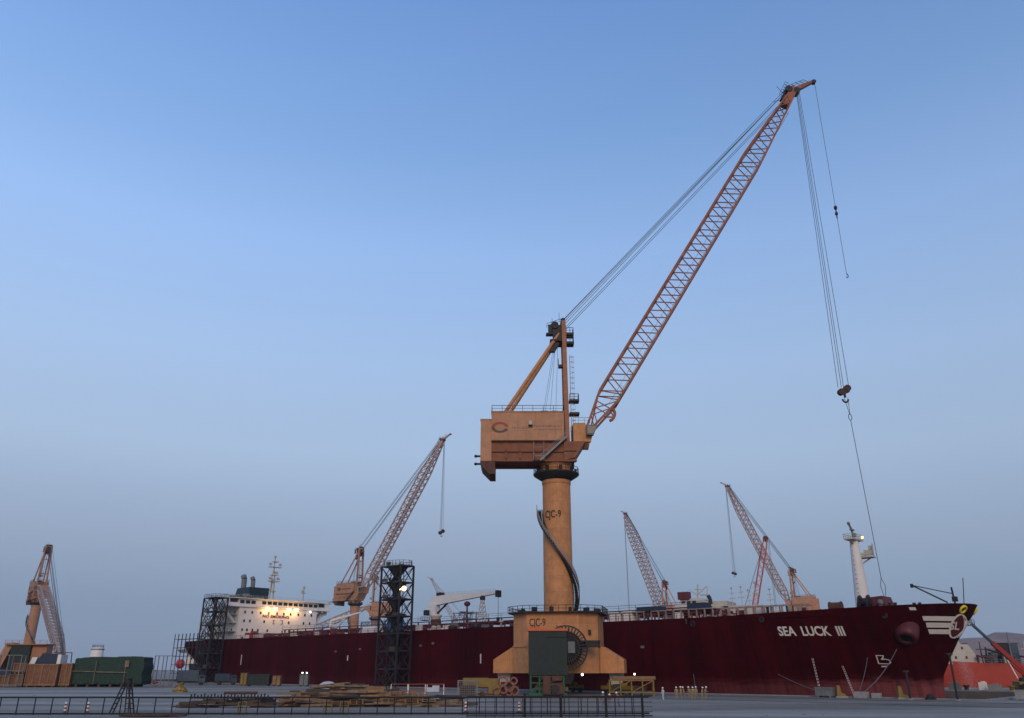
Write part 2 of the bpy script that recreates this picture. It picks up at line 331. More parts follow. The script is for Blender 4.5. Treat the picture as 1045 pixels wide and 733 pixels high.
for p in PITS:
    k = len(vc); vc += [Vector((q.x, q.y)) for q in p]; ed += [(k + i, k + (i + 1) % 4) for i in range(4)]
vo, eo, fo, *_ = geometry.delaunay_2d_cdt(vc, ed, [], 0, 1e-4)
def inside(p, poly):
    c = False; n = len(poly)
    for i in range(n):
        a, b = poly[i], poly[(i + 1) % n]
        if (a.y > p.y) != (b.y > p.y) and p.x < (b.x - a.x) * (p.y - a.y) / (b.y - a.y) + a.x: c = not c
    return c
b = MB()
fs = []
for f in fo:
    c = (vo[f[0]] + vo[f[1]] + vo[f[2]]) / 3
    if not any(inside(c, p) for p in PITS): fs.append(tuple(f))
b.add([(v.x, v.y, 0) for v in vo], fs)
tag(b.build('ground', GROUND), kind='structure')
for p in PITS:
    b = MB(); n = 4; dz = -11
    vs = [(q.x, q.y, -.002) for q in p] + [(q.x, q.y, dz) for q in p]
    b.add(vs, [(i, (i + 1) % 4, 4 + (i + 1) % 4, 4 + i) for i in range(4)] + [(4, 5, 6, 7)])
    tag(b.build('dock_basin', DOCKW), kind='structure')
# coping strip and crane rails along the near edge of the dock
b = MB(); k = [S(-6, 27.5), S(292, 27.5), S(292, 28.9), S(-6, 28.9)]
b.slab([(q.x, q.y) for q in k], .004, .16)
k = [S(-6, -30), S(292, -30), S(292, -31.6), S(-6, -31.6)]; b.slab([(q.x, q.y) for q in k][::-1], .004, .25)
k = [S(-6, 28.9), S(-6, -31.6), S(-7.5, -31.6), S(-7.5, 28.9)]; b.slab([(q.x, q.y) for q in k], .004, .25)
tag(b.build('kerb', COPING), kind='structure')
b = MB()
for o_ in (38.5, 53.5):
    for d_ in (-.14, .14): k = [S(-40, o_ + d_), S(300, o_ + d_), S(300, o_ + d_ + .1), S(-40, o_ + d_ + .1)]; b.slab([(q.x, q.y) for q in k], .004, .03)
tag(b.build('crane_track', RAILST), kind='structure')
b = MB(); k = [S(-30, 34.6), S(290, 34.6), S(290, 35.0), S(-30, 35.0)]; b.add([(q.x, q.y, .008) for q in k], [(0, 1, 2, 3)])
tag(b.build('painted_line', mat('worn_yellow_line', (.30, .22, .06), .8, var=.3, scale=1, rust=.9, rustc=(.14, .14, .15), bump=0)), kind='structure')
# pale hills far beyond the right-hand shore
b = MB(); nx = 60; ny = 6; vs = []
for j in range(ny):
    for i in range(nx):
        x = lerp(480, 2300, i / (nx - 1)); y = 1400 + j * 140
        env = min(1, (x - 480) / 260) * math.sin(math.pi * min(1, (j + .6) / ny * .9))
        h = env * (58 + 14 * math.sin(x * .011 + j) + 9 * math.sin(x * .031 + 2 * j) + 5 * math.sin(x * .083 + 3 * j))
        vs.append((x, y, max(-.5, h) if 0 < j < ny - 1 else -.5))
b.add(vs, [(j * nx + i, j * nx + i + 1, (j + 1) * nx + i + 1, (j + 1) * nx + i) for j in range(ny - 1) for i in range(nx - 1)], True)
tag(b.build('hills', HILL), kind='structure')

# ------------------------------------------------------------------ the dry-docked ship
STEM = [(-9, 10), (-3, 8.8), (0, 8.2), (1.5, 8.2), (3.4, 7.9), (6.5, 6.2), (10, 4.1), (13.3, 1.7), (16.1, 0)]
def hull_b(t, z):
    zz = min(max(z, -9), 16.1); L = lerp(66, 38, max(zz, 0) / 16.1); e = lerp(.75, .52, max(zz, 0) / 16.1)
    s = (t - interp(zz, STEM)) / L
    if s <= 0: return 0.
    b = 23 * (1 - (1 - min(s, 1)) ** 2) ** e
    if t > 235:
        k = (t - 235) / 40; kk = lerp(.75, .12, max(0, min(1, (z + 2) / 14))); b *= 1 - kk * k * k
    if z < -6: b *= 1 - .12 * ((-6 - z) / 3) ** 2
    return b
def zdeck(t): return 14.5 + 1.6 * max(0, 1 - t / 48) ** 1.5
ship = thing('tanker_ship', 'long maroon tanker in the dry dock with white SEA LUCK III on its bow', 'ship', B0, SHIP_RZ)
SL = lambda t, o, z: (-t, -o, z)       # ship frame: t aft of the bow tip, o towards the quay
zl = [-9, -8.3, -7, -5, -3, -1, 0, 1, 2.2, 3.4, 5, 6.5, 8, 9.5, 11, 12.2, 13.3, 14.2, 99]
tl = [0, .15, .4, .8, 1.3, 2, 3, 4, 5.5, 7, 9, 11, 13.5, 16, 19, 22, 26, 30, 35, 40, 46, 54, 66, 90, 120, 150, 180, 210, 235, 245, 255, 265, 275]
b = MB()
for sgn in (1, -1):
    vs = []
    for z in zl:
        for s_ in tl:
            z0 = min(z, 90) if z < 90 else zdeck(s_)
            st = interp(min(z0, 16.1), STEM) if z0 < 16.1 else 0
            t = st + s_ * (275 - st) / 275
            zz = zdeck(t) if z > 90 else z
            vs.append(SL(t, sgn * hull_b(t, zz), zz))
    m = len(tl)
    fs = [(j * m + i, j * m + i + 1, (j + 1) * m + i + 1, (j + 1) * m + i) for j in range(len(zl) - 1) for i in range(m - 1)]
    if sgn < 0: fs = [f[::-1] for f in fs]
    b.add(vs, fs, True)
    if sgn > 0: P1 = vs
    else: P2 = vs
m = len(tl)
# transom and bottom
for j in range(len(zl) - 1): b.add([P1[j * m + m - 1], P2[j * m + m - 1], P2[(j + 1) * m + m - 1], P1[(j + 1) * m + m - 1]], [(0, 1, 2, 3)])
for i in range(m - 1): b.add([P1[i], P1[i + 1], P2[i + 1], P2[i]], [(0, 1, 2, 3)])
hull = b.build('hull', HULL, ship)
b = MB()   # deck plating, sunk behind the forecastle bulwark
for i in range(m - 1):
    q = []
    for k_, sg in ((i, 1), (i + 1, 1), (i + 1, -1), (i, -1)):
        t = tl[k_]; q.append(SL(t + .2, sg * max(0, hull_b(t, 14.5) - .05), zdeck(t) - (1.1 if t < 46 else .12)))
    b.add(q, [(0, 1, 2, 3)])
b.build('deck', MAROON, ship)
b = MB()   # bulbous bow, low in the dock
b.lathe((-9, 0, -4.6), [(3.7, -2), (3.7, 2), (3.5, 5), (2.9, 8), (1.9, 10), (.7, 11), (.05, 11.2)], 24, True, Matrix.Rotation(R(90), 4, 'Y'))
b.build('bulbous_bow', mat('faded_bulb_paint', (.19, .05, .055), .7, var=.2, scale=.5, bump=0), ship)
def on_hull(t, z, off=.05, side=1): return SL(t, side * (hull_b(t, z) + off), z)
# the name, both bows
for side in (1, -1):
    def fm(x, y, l, side=side):
        t = 30.5 - x if side > 0 else 18.6 + x
        return on_hull(t, 10.62 + y + (x if side > 0 else 11.8 - x) * -.012, .10 + l, side)
    text('SEA  LUCK  III', 2.35, fm, 'name_lettering', WHITE2, hull, .022, .80, .05)
def strip_on_hull(pts, w, name, closed=False, m=WHITE2, side=1, off=.09):
    b = MB(); n = len(pts); sg = []
    for i in range(n if closed else n - 1):
        a, c = pts[i], pts[(i + 1) % n]; L = math.hypot(c[0] - a[0], c[1] - a[1]); k = max(1, int(L / .4))
        for j in range(k):
            sg.append(((lerp(a[0], c[0], j / k), lerp(a[1], c[1], j / k)), (lerp(a[0], c[0], (j + 1) / k), lerp(a[1], c[1], (j + 1) / k))))
    for (t0, z0), (t1, z1) in sg:
        d = math.hypot(t1 - t0, z1 - z0) or 1; nx, nz = -(z1 - z0) / d * w / 2, (t1 - t0) / d * w / 2; ex, ez = (t1 - t0) / d * w * .35, (z1 - z0) / d * w * .35
        q = [(t0 - ex + nx, z0 - ez + nz), (t1 + ex + nx, z1 + ez + nz), (t1 + ex - nx, z1 + ez - nz), (t0 - ex - nx, z0 - ez - nz)]
        b.hexa([on_hull(t, z, off - .06, side) for t, z in q] + [on_hull(t, z, off, side) for t, z in q])
    return b.build(name, m, hull)
for side in (1, -1):
    # three white bow stripes with slanted aft ends
    for (ta, tb, tc_, td, z0, z1) in ((6.75, 2.4, 6.85, 2.9, 13.75, 12.95), (6.7, 3.1, 6.9, 3.6, 12.65, 11.8), (6.9, 3.7, 7.0, 4.0, 11.5, 10.7)):
        b = MB(); n = 14
        for i in range(n):
            q = []
            for (k, zz, u, v) in ((i, z1, tc_, td), (i + 1, z1, tc_, td), (i + 1, z0, ta, tb), (i, z0, ta, tb)): q.append((lerp(u, v, k / n), zz))
            b.hexa([on_hull(t, z, .02, side) for t, z in q] + [on_hull(t, z, .08, side) for t, z in q])
        b.build('bow_stripe', WHITE2, hull)
    ring = [(3.15 + .5 * math.cos(a) - 1.35 * math.sin(a), 12.1 + 2.0 * math.sin(a) + .25 * math.cos(a)) for a in [2 * math.pi * i / 40 for i in range(40)]]
    b = MB(); cpt = (3.15, 12.1)
    for i in range(40):
        for r0, r1 in ((0.02, .35), (.35, .7), (.7, 1)):
            q = [(lerp(cpt[0], ring[j % 40][0], r), lerp(cpt[1], ring[j % 40][1], r)) for j, r in ((i, r0), (i + 1, r0), (i + 1, r1), (i, r1))]
            b.hexa([on_hull(t, z, .085, side) for t, z in q] + [on_hull(t, z, .12, side) for t, z in q])
    em = b.build('bow_emblem', MAROON, hull)
    o_ = strip_on_hull(ring, .2, 'ring', True, WHITE2, side, .17); o_.parent = em
    text('SL', 1.9, lambda x, y, l, side=side: on_hull(3.85 - x - (y - .6) * .55 if side > 0 else 2.5 + x - (y - .6) * .55, 11.5 + y, .17 + l, side), 'monogram', WHITE2, em, .02, .52, .03)
    for (t, z) in ((1.35, 15.05),):   # yellow panama chock
        n0 = Vector(on_hull(t, z, 0, side)); n1 = Vector(on_hull(t + .6, z, 0, side)); n2 = Vector(on_hull(t, z - .6, 0, side))
        nn = (n1 - n0).cross(n2 - n0).normalized() * (1 if side < 0 else 1)
        if nn.y * side > 0: nn = -nn
        mt = nn.to_track_quat('Z', 'Y').to_matrix().to_4x4()
        b = MB(); b.lathe(n0, [(.86, -.3), (.9, .2), (.62, .3), (.5, .05), (.45, -.2)], 24, True, mt); fl = b.build('fairlead', LEMON, hull)
    # anchor bolster: a fat barrel slanting down out of the flare
    c = Vector(SL(10.0, side * 9.4, 12.3)); ax = Vector((.02, -side * .62, -.78)).normalized(); mt = ax.to_track_quat('Z', 'Y').to_matrix().to_4x4()
    b = MB(); b.lathe(c, [(2.1, -.6), (2.15, .8), (2.1, 2.2), (1.95, 2.9), (1.7, 3.25), (1.1, 3.35), (.95, 3.0), (.9, 2.0), (.05, 1.8)], 32, True, mt)
    bo = b.build('anchor_bolster', BOLST, hull)
    b = MB(); b.lathe(c, [(.9, 1.9), (.9, 3.05)], 20, True, mt); b.build('hawse_hole', DARK, bo)
# bulb symbol, hull marks
strip_on_hull([(15.9, 6.95), (16.0, 5.5), (14.5, 5.45), (14.15, 5.75), (14.3, 6.15), (14.8, 6.3), (15.35, 6.25), (15.0, 6.6), (14.85, 6.9)], .13, 'bulb_mark', True)
strip_on_hull([(15.7, 5.0), (15.0, 5.0)], .2, 'thruster_mark')
for (t, z0, z1) in ((110, 6, 8), (166, 7, 8.2), (227, 6, 9)): strip_on_hull([(t, z0), (t, z1)], .35, 'draught_mark')
for (t, z) in ((96, 10), (128, 11), (133, 10.5), (160, 10), (172, 9.5), (60.5, 9), (7.3, 15.0)):
    strip_on_hull([(t, z), (t + .55, z)], .5, 'discharge_port', m=GREYBOX if t > 60 else WHITE2)
for (t, z0) in ((33, 13.6), (12, 13.9), (48, 13.3)):
    b = MB(); c = on_hull(t, z0, -.1); b.lathe(c, [(.55, 0), (.6, .25), (.38, .3), (.3, .1)], 16, True, Matrix.Rotation(R(90), 4, 'X')); b.build('fairlead', DARK, hull)
# rope fender lines: two vertical ropes amidships
for (t, zz) in ((49.5, 0.4), (88, 1.5)):
    b = MB(); b.bar(on_hull(t, 14.4, .1), on_hull(t + .2, zz, .25), .12); b.build('side_rope', GREYST if t < 60 else DARK, hull)

# deck edge rail and gear amidships
b = MB(); zz0 = 14.5
railing(b, [SL(46, 22.6, zz0), SL(236, 22.6, zz0)], 1.1, 3, .07)
railing(b, [SL(46, -22.6, zz0), SL(236, -22.6, zz0)], 1.1, 3, .07)
b.build('deck_railing', mat('maroon_rail', (.16, .06, .05), .7, bump=0), ship)
b = MB()
for o_ in (5.5, 4, 2.5, 1, -.5, -2): b.bar(SL(52, o_, 17.0), SL(226, o_, 17.0), .55, n=8, smooth=True)
b.build('deck_pipe_rack', MAROON, ship)
b = MB()
for i in range(36):
    t = 52 + i * 5; b.bar(SL(t, 8, 14.4), SL(t, 8, 17.6), .3); b.bar(SL(t, -4, 14.4), SL(t, -4, 17.6), .3); b.bar(SL(t, 8, 16.6), SL(t, -4, 16.6), .3)
b.span(-226, -52, -8.6, -7, 17.7, 17.85); railing(b, [SL(52, 8.6, 17.85), SL(226, 8.6, 17.85)], 1.1, 5, .06)
b.build('catwalk', MAROON, ship)
# open white frames holding dark covers forward of midships (x 640..760 of the photo)
def dbox(name, t, o, z, d, m, **k):
    b = MB(); b.box(SL(t, o, z + d[2] / 2), d); return b.build(name, m, ship, **k)
b = MB()
for i in range(26):
    t = 25.5 + i * 1.9; b.bar(SL(t, 20.5, 14.4), SL(t, 20.5, 16.3), .28); b.bar(SL(t, 17.5, 14.4), SL(t, 17.5, 16.3), .28)
b.span(-73, -25, -17.6, -17.3, 16.3, 16.6); b.span(-73, -44, -20.7, -17.5, 16.3, 16.5); b.build('cargo_frame', mat('dull_frame_paint', (.26, .20, .17), .7, var=.4, rust=.6, rustc=(.1, .04, .03), scale=1.5, bump=0), ship)
dbox('deck_locker', 66, 19, 14.5, (2.4, 3, 2.2), WHITE); dbox('deck_locker', 69.5, 19, 14.5, (3, 3, 2.0), WHITE)
dbox('deck_container', 60.5, 19.2, 16.52, (6.2, 2.5, .9), NAVY); dbox('deck_container', 48.5, 19, 16.0, (4.4, 2.6, 1.7), NAVY)
for (t, o_, d, m) in ((36.5, 15, (2.8, 2, 1.6), WHITE), (33, 14, (1.6, 2, 1.2), WHITE), (30, 13.5, (1.8, 1.6, 1.3), CREAM), (40, 17, (1.5, 1.5, 1.4), MAROON), (27.5, 14.5, (1.2, 1.4, 1.5), MAROON)):
    dbox('deck_locker', t, o_, 14.5, d, m)
dbox('blue_locker', 147, 21, 14.5, (3.8, 3, 3.4), BLUE)
dbox('deck_locker', 158, 20.5, 14.6, (6.0, 3, 1.7), WHITE)
b = MB()
for i in range(9):
    t = 151 + i * 1.5; b.bar(SL(t, 20, 16.6), SL(t + .75, 20, 17.6), .15); b.bar(SL(t + .75, 20, 17.6), SL(t + 1.5, 20, 16.6), .15)
b.bar(SL(151, 20, 17.7), SL(164.5, 20, 17.7), .22); b.bar(SL(151, 20, 16.5), SL(164.5, 20, 16.5), .22); b.bar(SL(151, 20, 14.4), SL(151, 20, 17.7), .25); b.bar(SL(164.5, 20, 14.4), SL(164.5, 20, 17.7), .25)
b.build('deck_truss', GREYST, ship)
rr = random.Random(3)
for i in range(70):    # vents, valves, bollards and winch drums along the deck
    t = rr.uniform(47, 238); o_ = rr.uniform(10, 21.5); h = rr.uniform(.8, 2.1); kd = rr.choice((0, 0, 1, 2, 2))
    m_ = rr.choice((MAROON, MAROON, MAROON, CREAM, RUSTY, GREYST, WHITE, DARK)); b = MB(); x, y, z = SL(t, o_, 14.38)
    if kd == 0: b.cyl((x, y, z), .28, 0, h, 10); b.lathe((x, y, z), [(.3, h), (.62, h + .1), (.62, h + .45), (.2, h + .6)], 10); nm = 'deck_vent'
    elif kd == 1:
        b.bar((x - .9, y, z + .7), (x + .9, y, z + .7), 1.1, n=12, smooth=True); b.bar((x - 1.1, y, z + .7), (x - .9, y, z + .7), 1.7, n=12); b.bar((x + .9, y, z + .7), (x + 1.1, y, z + .7), 1.7, n=12); b.box((x, y, z + .2), (2.6, 1, .4)); nm = 'mooring_winch'
    else: b.box((x, y, z + h / 2), (rr.uniform(.8, 2.4), 1.2, h)); b.box((x, y, z + h + .06), (1.5, 1.4, .12)); nm = 'deck_box'
    b.build(nm, m_, ship)

# accommodation block
acc = MB().span(-262, -243, -17, 17, 14.4, 26.2)
acc.span(-275, -262, -12, 12, 14.4, 21)
accom = acc.build('accommodation_block', WHITE, ship)
b = MB(); b.span(-256, -242.4, -23, 23, 26.2, 26.55); b.span(-254, -243, -17.5, 17.5, 26.55, 29.2); b.span(-255, -242.0, -19, 19, 29.2, 29.45)
for s_ in (-1, 1):
    b.span(-250, -243.6, s_ * 17.5, s_ * 23, 26.55, 27.7); b.span(-250, -243.6, s_ * 21, s_ * 23, 27.7, 29.2); b.span(-250.2, -243.4, s_ * 17.5, s_ * 23.2, 29.2, 29.4)
    b.prism([(0, 26.2), (0, 24.9), (-2.2, 25.4)], -246, -244.8, lambda x, y, z, s_=s_: (y, s_ * (23 + x), z))
    b.bar((-245.3, s_ * 22.6, 26.2), (-245.3, s_ * 17, 20.2), .9, .9); b.bar((-248.5, s_ * 22.6, 26.2), (-248.5, s_ * 17, 20.2), .9, .9)
bridge = b.build('bridge', WHITE, accom)
for i in range(15):
    y = -16.2 + i * 2.31
    if i in (3,): continue
    MB().box((-242.95, y, 28.05), (.16, 1.75, 1.15)).build('window', GLASS, bridge)
for s_ in (-1, 1):
    for y in (18.6, 20.0): MB().box((-243.55, s_ * y, 28.4), (.14, 1.1, .9)).build('window', GLASS, bridge)
for z, ys in ((24.4, (-14.6, -11.6, -8, -4.6, -1, 2, 5, 8.5, 11.5, 14.5)), (21.3, (-14.6, -12.2, -6.2, 4.5, 11.2, 14)), (18.1, (-15, -13, -10.8, -8.5, -4.5, 3.2, 5, 7, 10))):
    for y in ys: MB().box((-242.96, y, z), (.12, .62, .95)).build('porthole', GLASS, accom)
for z, ts in ((24.4, (246, 250, 254, 258)), (21.3, (246, 251, 257)), (18.1, (247, 252, 255, 259))):
    for t in ts: MB().box((-t, -17.04, z), (.7, .12, .95)).build('porthole', GLASS, accom)
text('NO SMOKING', 1.35, lambda x, y, l: (-242.9 + l, -7.2 + x, 22.85 + y), 'safety_lettering', mat('dark_red_lettering', (.16, .02, .02), .7, bump=0), accom, .02, 1.35, .04)
b = MB()
for y in (-2.4, 1.6):
    s_ = 1 if y < 0 else -1
    b.span(-243, -242.85, y, y + .18, 20.6, 22.1); b.span(-243, -242.85, y, y + s_ * .7, 21.95, 22.1); b.span(-243, -242.85, y, y + s_ * .7, 20.6, 20.75)
b.build('muster_mark', MARKR, accom)
for y in (-6.0, -2.6, 3.4, 6.8):
    b = MB(); b.box((-241.9, y, 26.05), (.6, 1.3, .9)); fl = b.build('floodlight', LAMPM, bridge)
    L = bpy.data.lights.new('floodlight_glow', 'POINT'); L.energy = 420; L.color = (1, .55, .2); L.shadow_soft_size = .5
    lo = bpy.data.objects.new('floodlight_glow', L); col.objects.link(lo); lo.parent = bridge; lo.location = (-240.9, y, 25.5)
MB().ball((-241.9, 13.2, 25.6), .35, 8).build('floodlight', LAMPW, bridge)
b = MB(); railing(b, [(-243.0, -23, 29.45), (-243, 23, 29.45), (-255, 23, 29.45)], 1.0, 2.5, .06); railing(b, [(-243, -23, 29.45), (-255, -23, 29.45)], 1.0, 2.5, .06)
b.build('bridge_railing', CREAM, bridge)
# stern deck levels on the near side with walkways
b = MB()
for z in (17.4, 20.4, 23.4): b.span(-268, -244, -19.4, -17, z, z + .2); b.span(-275, -262, -14, 14, z, z + .2) if z < 22 else None
for z in (17.6, 20.6, 23.6): railing(b, [(-268, -19.3, z), (-244, -19.3, z)], 1.1, 2.5, .06)
for t in (246, 252, 258, 264): b.bar((-t, -19.2, 14.4), (-t, -19.2, 23.4), .25)
b.build('side_gallery', CREAM, accom)
b = MB(); b.hexa([(-271, -5, 29.4), (-259, -5, 29.4), (-259, 5, 29.4), (-271, 5, 29.4), (-269, -4.4, 35.2), (-259.6, -4.4, 35.2), (-259.6, 4.4, 35.2), (-269, 4.4, 35.2)]); b.span(-270, -258, -6, 6, 21, 29.4)
fun = b.build('funnel', [TEALD], accom)
for (x, y, h, r) in ((-267.5, -2.6, 5.2, 1.1), (-265.6, .4, 4.6, .9)):
    b = MB(); b.poly([(x, y, 35), (x - .1, y, 35 + h * .75), (x - 1.0, y, 35 + h)], r, 12); b.build('exhaust_pipe', GREYBOX, fun)
b = MB()
for s_ in (-1, 1): b.bar((-250.3, s_ * 1.0, 29.4), (-250, s_ * .45, 41), .55, a2=.3)
b.bar((-252, 0, 29.4), (-250.3, 0, 38), .5); b.bar((-250, 0, 40), (-250, 0, 46.5), .35); b.ball((-250, 0, 46.6), .5)
for z, w_ in ((33.2, 2.6), (37.0, 4.6), (39.4, 3), (42.5, 5.4), (44.6, 2.2)): b.box((-250, .3, z), (1.6, w_, .3))
for z, y in ((33.8, -1), (37.8, 1.8), (37.8, -1.8), (40.0, 1), (43.2, -2.2), (43.2, 2.2)): b.box((-249.4, y, z + .3), (.4, 1.1, .9))
railing(b, [(-249, -2.3, 37.1), (-249, 2.3, 37.1)], 1, 1, .06)
b.build('radar_mast', CREAM, accom)
b = MB(); b.bar((-246, 12, 29.4), (-246, 12, 35.2), .4); b.box((-246, 12, 33), (.8, 2.2, .25)); b.ball((-246, 12, 35.2), .55); b.box((-246, 11.4, 33.6), (.5, .7, .9)); b.build('signal_mast', CREAM, accom)
b = MB(); b.bar((-248, -12, 29.4), (-248, -12, 31.5), .3); b.box((-248, -12, 31), (1.2, 2.4, .9)); b.box((-247, -18, 30), (1.6, 2.4, 1.0)); b.box((-247, -7.5, 30), (1, 4, .6)); b.build('bridge_equipment', GREYBOX, accom)
b = MB(); b.span(-241.5, -239.5, -14.5, -12.2, 14.4, 17.0); b.span(-241.2, -240, -12.4, -10, 16.4, 17.6); b.build('foam_monitor_house', RED, ship)
b = MB()
for i in range(8): b.bar(SL(228 + i * 1.4, 16 - i * 3.4, 14.4), SL(228 + i * 1.4, 16 - i * 3.4, 16.2), 1.2, n=10, smooth=True)
b.bar(SL(236, 15, 16.6), SL(236, -18, 16.6), .7, n=8); b.bar(SL(232, 12, 15.6), SL(232, -20, 15.6), .8, n=8); b.build('manifold', RUSTY, ship)
# free-fall boat / hose crane right of the block (pale jib)
b = MB(); b.bar(SL(228, -14, 14.4), SL(228, -14, 22), 1.2); b.bar(SL(228, -14, 22), SL(214, -17, 24.5), .9, a2=.5); b.bar(SL(228, -14, 17), SL(221, -15.6, 23), .4); b.build('stores_crane', WHITE, ship)

# white hose-handling crane amidships
dc = MB()
dc.lathe(SL(153, 0, 0), [(1.5, 14.4), (1.5, 19.6), (1.9, 19.8), (1.9, 20.4)], 20)
mc = dc.build('hose_crane', WHITE, ship)
b = MB(); b.hexa([SL(155, -1, 20.4), SL(155, 1, 20.4), SL(152.4, 1, 20.4), SL(152.4, -1, 20.4), SL(155.6, -1, 23.6), SL(155.6, 1, 23.6), SL(152.2, 1, 23.6), SL(152.2, -1, 23.6)]); b.build('turret', WHITE, mc)
b = MB(); b.prism([(-156.2, 22.9), (-127, 25.2), (-126.2, 25.4), (-126.2, 25.9), (-150, 26.1), (-154.0, 25.9)], -.7, .7); jb = b.build('jib', WHITE, mc)
b = MB(); railing(b, [(-152, .7, 26.0), (-128, .7, 25.8)], .9, 2, .06); b.build('jib_railing', CREAM, jb)
b = MB(); b.bar((-152.6, 0, 20.6), (-147.4, 0, 23.9), .6, n=8, smooth=True); b.build('luffing_ram', DARK, mc)
b = MB(); b.box((-126, 0, 25.2), (1.0, 1.6, 1.9)); b.poly([(-126, 0, 24.6), (-126, 0, 18.6)], .07); b.box((-126, 0, 17.8), (.7, .7, 1.6)); b.build('jib_head', DARK, jb)
b = MB(); b.box((-151.2, 0, 26.5), (2.2, 1.6, .9)); b.box((-155.6, -1.4, 21), (1.4, 1.8, 1.6)); b.build('winch', DARK, mc)
b = MB(); b.span(-156.8, -154.8, -3, -1, 18.6, 18.8); railing(b, [(-156.8, -3, 18.8), (-154.8, -3, 18.8), (-154.8, -1, 18.8)], 1, 1, .06); b.cyl((-153, 0), 1.62, 17.4, 19.0, 20); b.build('crane_collar', RUSTY, mc)
# tapered pale lattice derrick, radar mast with staging beside it
b = MB()
for (i, j) in ((-1, -1), (-1, 1), (1, 1), (1, -1)): b.bar(SL(130.5 + i * 1.5, 2 + j * 1.5, 14.4), SL(130.5 + i * .3, 2 + j * .3, 23.6), .24)
for k in range(8):
    z = 14.6 + k * 1.25; w_ = 1.5 - 1.2 * (z - 14.4) / 10.2; w2 = 1.5 - 1.2 * (z + 1.25 - 14.4) / 10.2
    for s_ in (-1, 1): b.bar(SL(130.5 - w_, 2 + s_ * w_, z), SL(130.5 + w2, 2 + s_ * w2, z + 1.2), .14); b.bar(SL(130.5 + w_, 2 + s_ * w_, z), SL(130.5 - w2, 2 + s_ * w2, z + 1.2), .14)
b.build('lattice_derrick', CREAM, ship)
b = MB(); b.lathe(SL(130.5, 2, 0), [(.4, 23.5), (.8, 23.7), (.8, 24.5), (.4, 24.8)], 14); b.build('derrick_head', DARK, ship)
b = MB(); b.bar(SL(138, 1, 14.4), SL(138, 1, 22.4), .8, n=10, smooth=True, a2=.45); b.box(SL(138, 1, 20.4), (1.2, 4.6, .35)); b.lathe(SL(138, 1, 0), [(.5, 22.2), (.95, 22.6), (.95, 23.2), (.4, 23.6)], 14); b.box(SL(138, 1, 18.6), (.9, 2.6, .3)); b.build('light_mast', MAROON, ship)
b = MB()
for i in range(4):
    for j in (-2.2, 2.2):
        t = 133.6 + i * 2.6; b.bar(SL(t, 1 + j, 14.4), SL(t, 1 + j, 20.6), .16)
for z in (16.5, 18.4, 20.2):
    for j in (-2.2, 2.2): b.bar(SL(133.2, 1 + j, z), SL(141.8, 1 + j, z), .16)
    for i in range(4): b.bar(SL(133.6 + i * 2.6, -1.2, z), SL(133.6 + i * 2.6, 3.2, z), .16)
for i in range(3): b.bar(SL(133.6 + i * 2.6, 3.2, 16.5), SL(136.2 + i * 2.6, 3.2, 20.2), .12); b.bar(SL(136.2 + i * 2.6, 3.2, 16.5), SL(133.6 + i * 2.6, 3.2, 20.2), .12)
b.build('mast_staging', GREYST, ship)

# forecastle: white foremast, winches, davit
b = MB(); b.lathe(SL(21, 0, 0), [(1.55, 14), (1.5, 18), (.85, 30.2)], 24); fm_ = b.build('foremast', WHITE, ship)
b = MB(); b.box(SL(21, 0, 30.3), (2.2, 5.2, .3)); railing(b, [SL(19.9, 2.6, 30.45), SL(22.1, 2.6, 30.45), SL(22.1, -2.6, 30.45), SL(19.9, -2.6, 30.45)], .9, 1.2, .06, closed=True)
b.prism([(-2.6, 30.2), (2.6, 30.2), (.8, 29.2), (-.8, 29.2)], -.2, .2, lambda x, y, z: (-21 + y, x, z)); b.build('mast_platform', CREAM, fm_)
b = MB(); b.box(SL(19.6, -1.3, 26.6), (3.6, 2.6, .25)); b.box(SL(18.9, -1.6, 27.6), (1.6, 1.0, 1.0)); b.box(SL(18.4, -1.6, 28.6), (.5, .9, .8)); b.box(SL(20.0, -1.2, 27.2), (.9, 1, .7)); b.bar(SL(17.9, -1.6, 26.6), SL(17.9, -1.6, 29.4), .2); b.bar(SL(20.6, -1, 25.2), SL(18.4, -1.4, 26.5), .25); b.build('radar_platform', CREAM, fm_)
b = MB(); b.poly([SL(21, -.1, 30.3), SL(21, .2, 32.4), SL(21.2, .9, 33.6)], .22, 6); b.box(SL(21, .1, 32.4), (.5, 1.6, .3)); b.ball(SL(21.2, 1.0, 33.7), .35, 8); b.box(SL(21, -.9, 31.4), (.7, .6, .8)); b.build('mast_top', GREYBOX, fm_)
b = MB(); b.bar(SL(20.2, 0, 15), SL(20.6, 0, 30.2), .12)
for i in range(16): b.bar(SL(21, 1.3, 15.5 + i * .95), SL(21, 2.1, 15.5 + i * .95), .09)
b.build('mast_ladder', GREYST, fm_)
MB().ball(SL(19.8, -1.9, 30.9), .3, 8).build('mast_light', LAMPY, fm_)
b = MB()
for (t, o_) in ((15.8, 12.6),):
    x, y, z = SL(t, o_, 16.4); mt = Matrix.Rotation(R(90), 4, 'Y')
    for dx in (-1.1, .5): b.lathe((x + dx, y, z), [(1.0, -.1), (1.5, -.1), (1.55, .1), (1.0, .1)], 24, True, mt)
    b.bar((x - 1, y, z), (x + 1, y, z), 1.0, n=12, smooth=True)
b.build('anchor_windlass', DARK, ship)
b = MB(); x, y, z = SL(21.0, 14.6, 15.9); b.bar((x - 1.0, y, z), (x + 1.0, y, z), 1.6, n=16, smooth=True); b.bar((x + 1.0, y, z), (x + 1.2, y, z), 1.9, n=16); b.bar((x - 1.2, y, z), (x - 1.0, y, z), 1.9, n=16); b.build('rope_drum', RUSTY, ship)
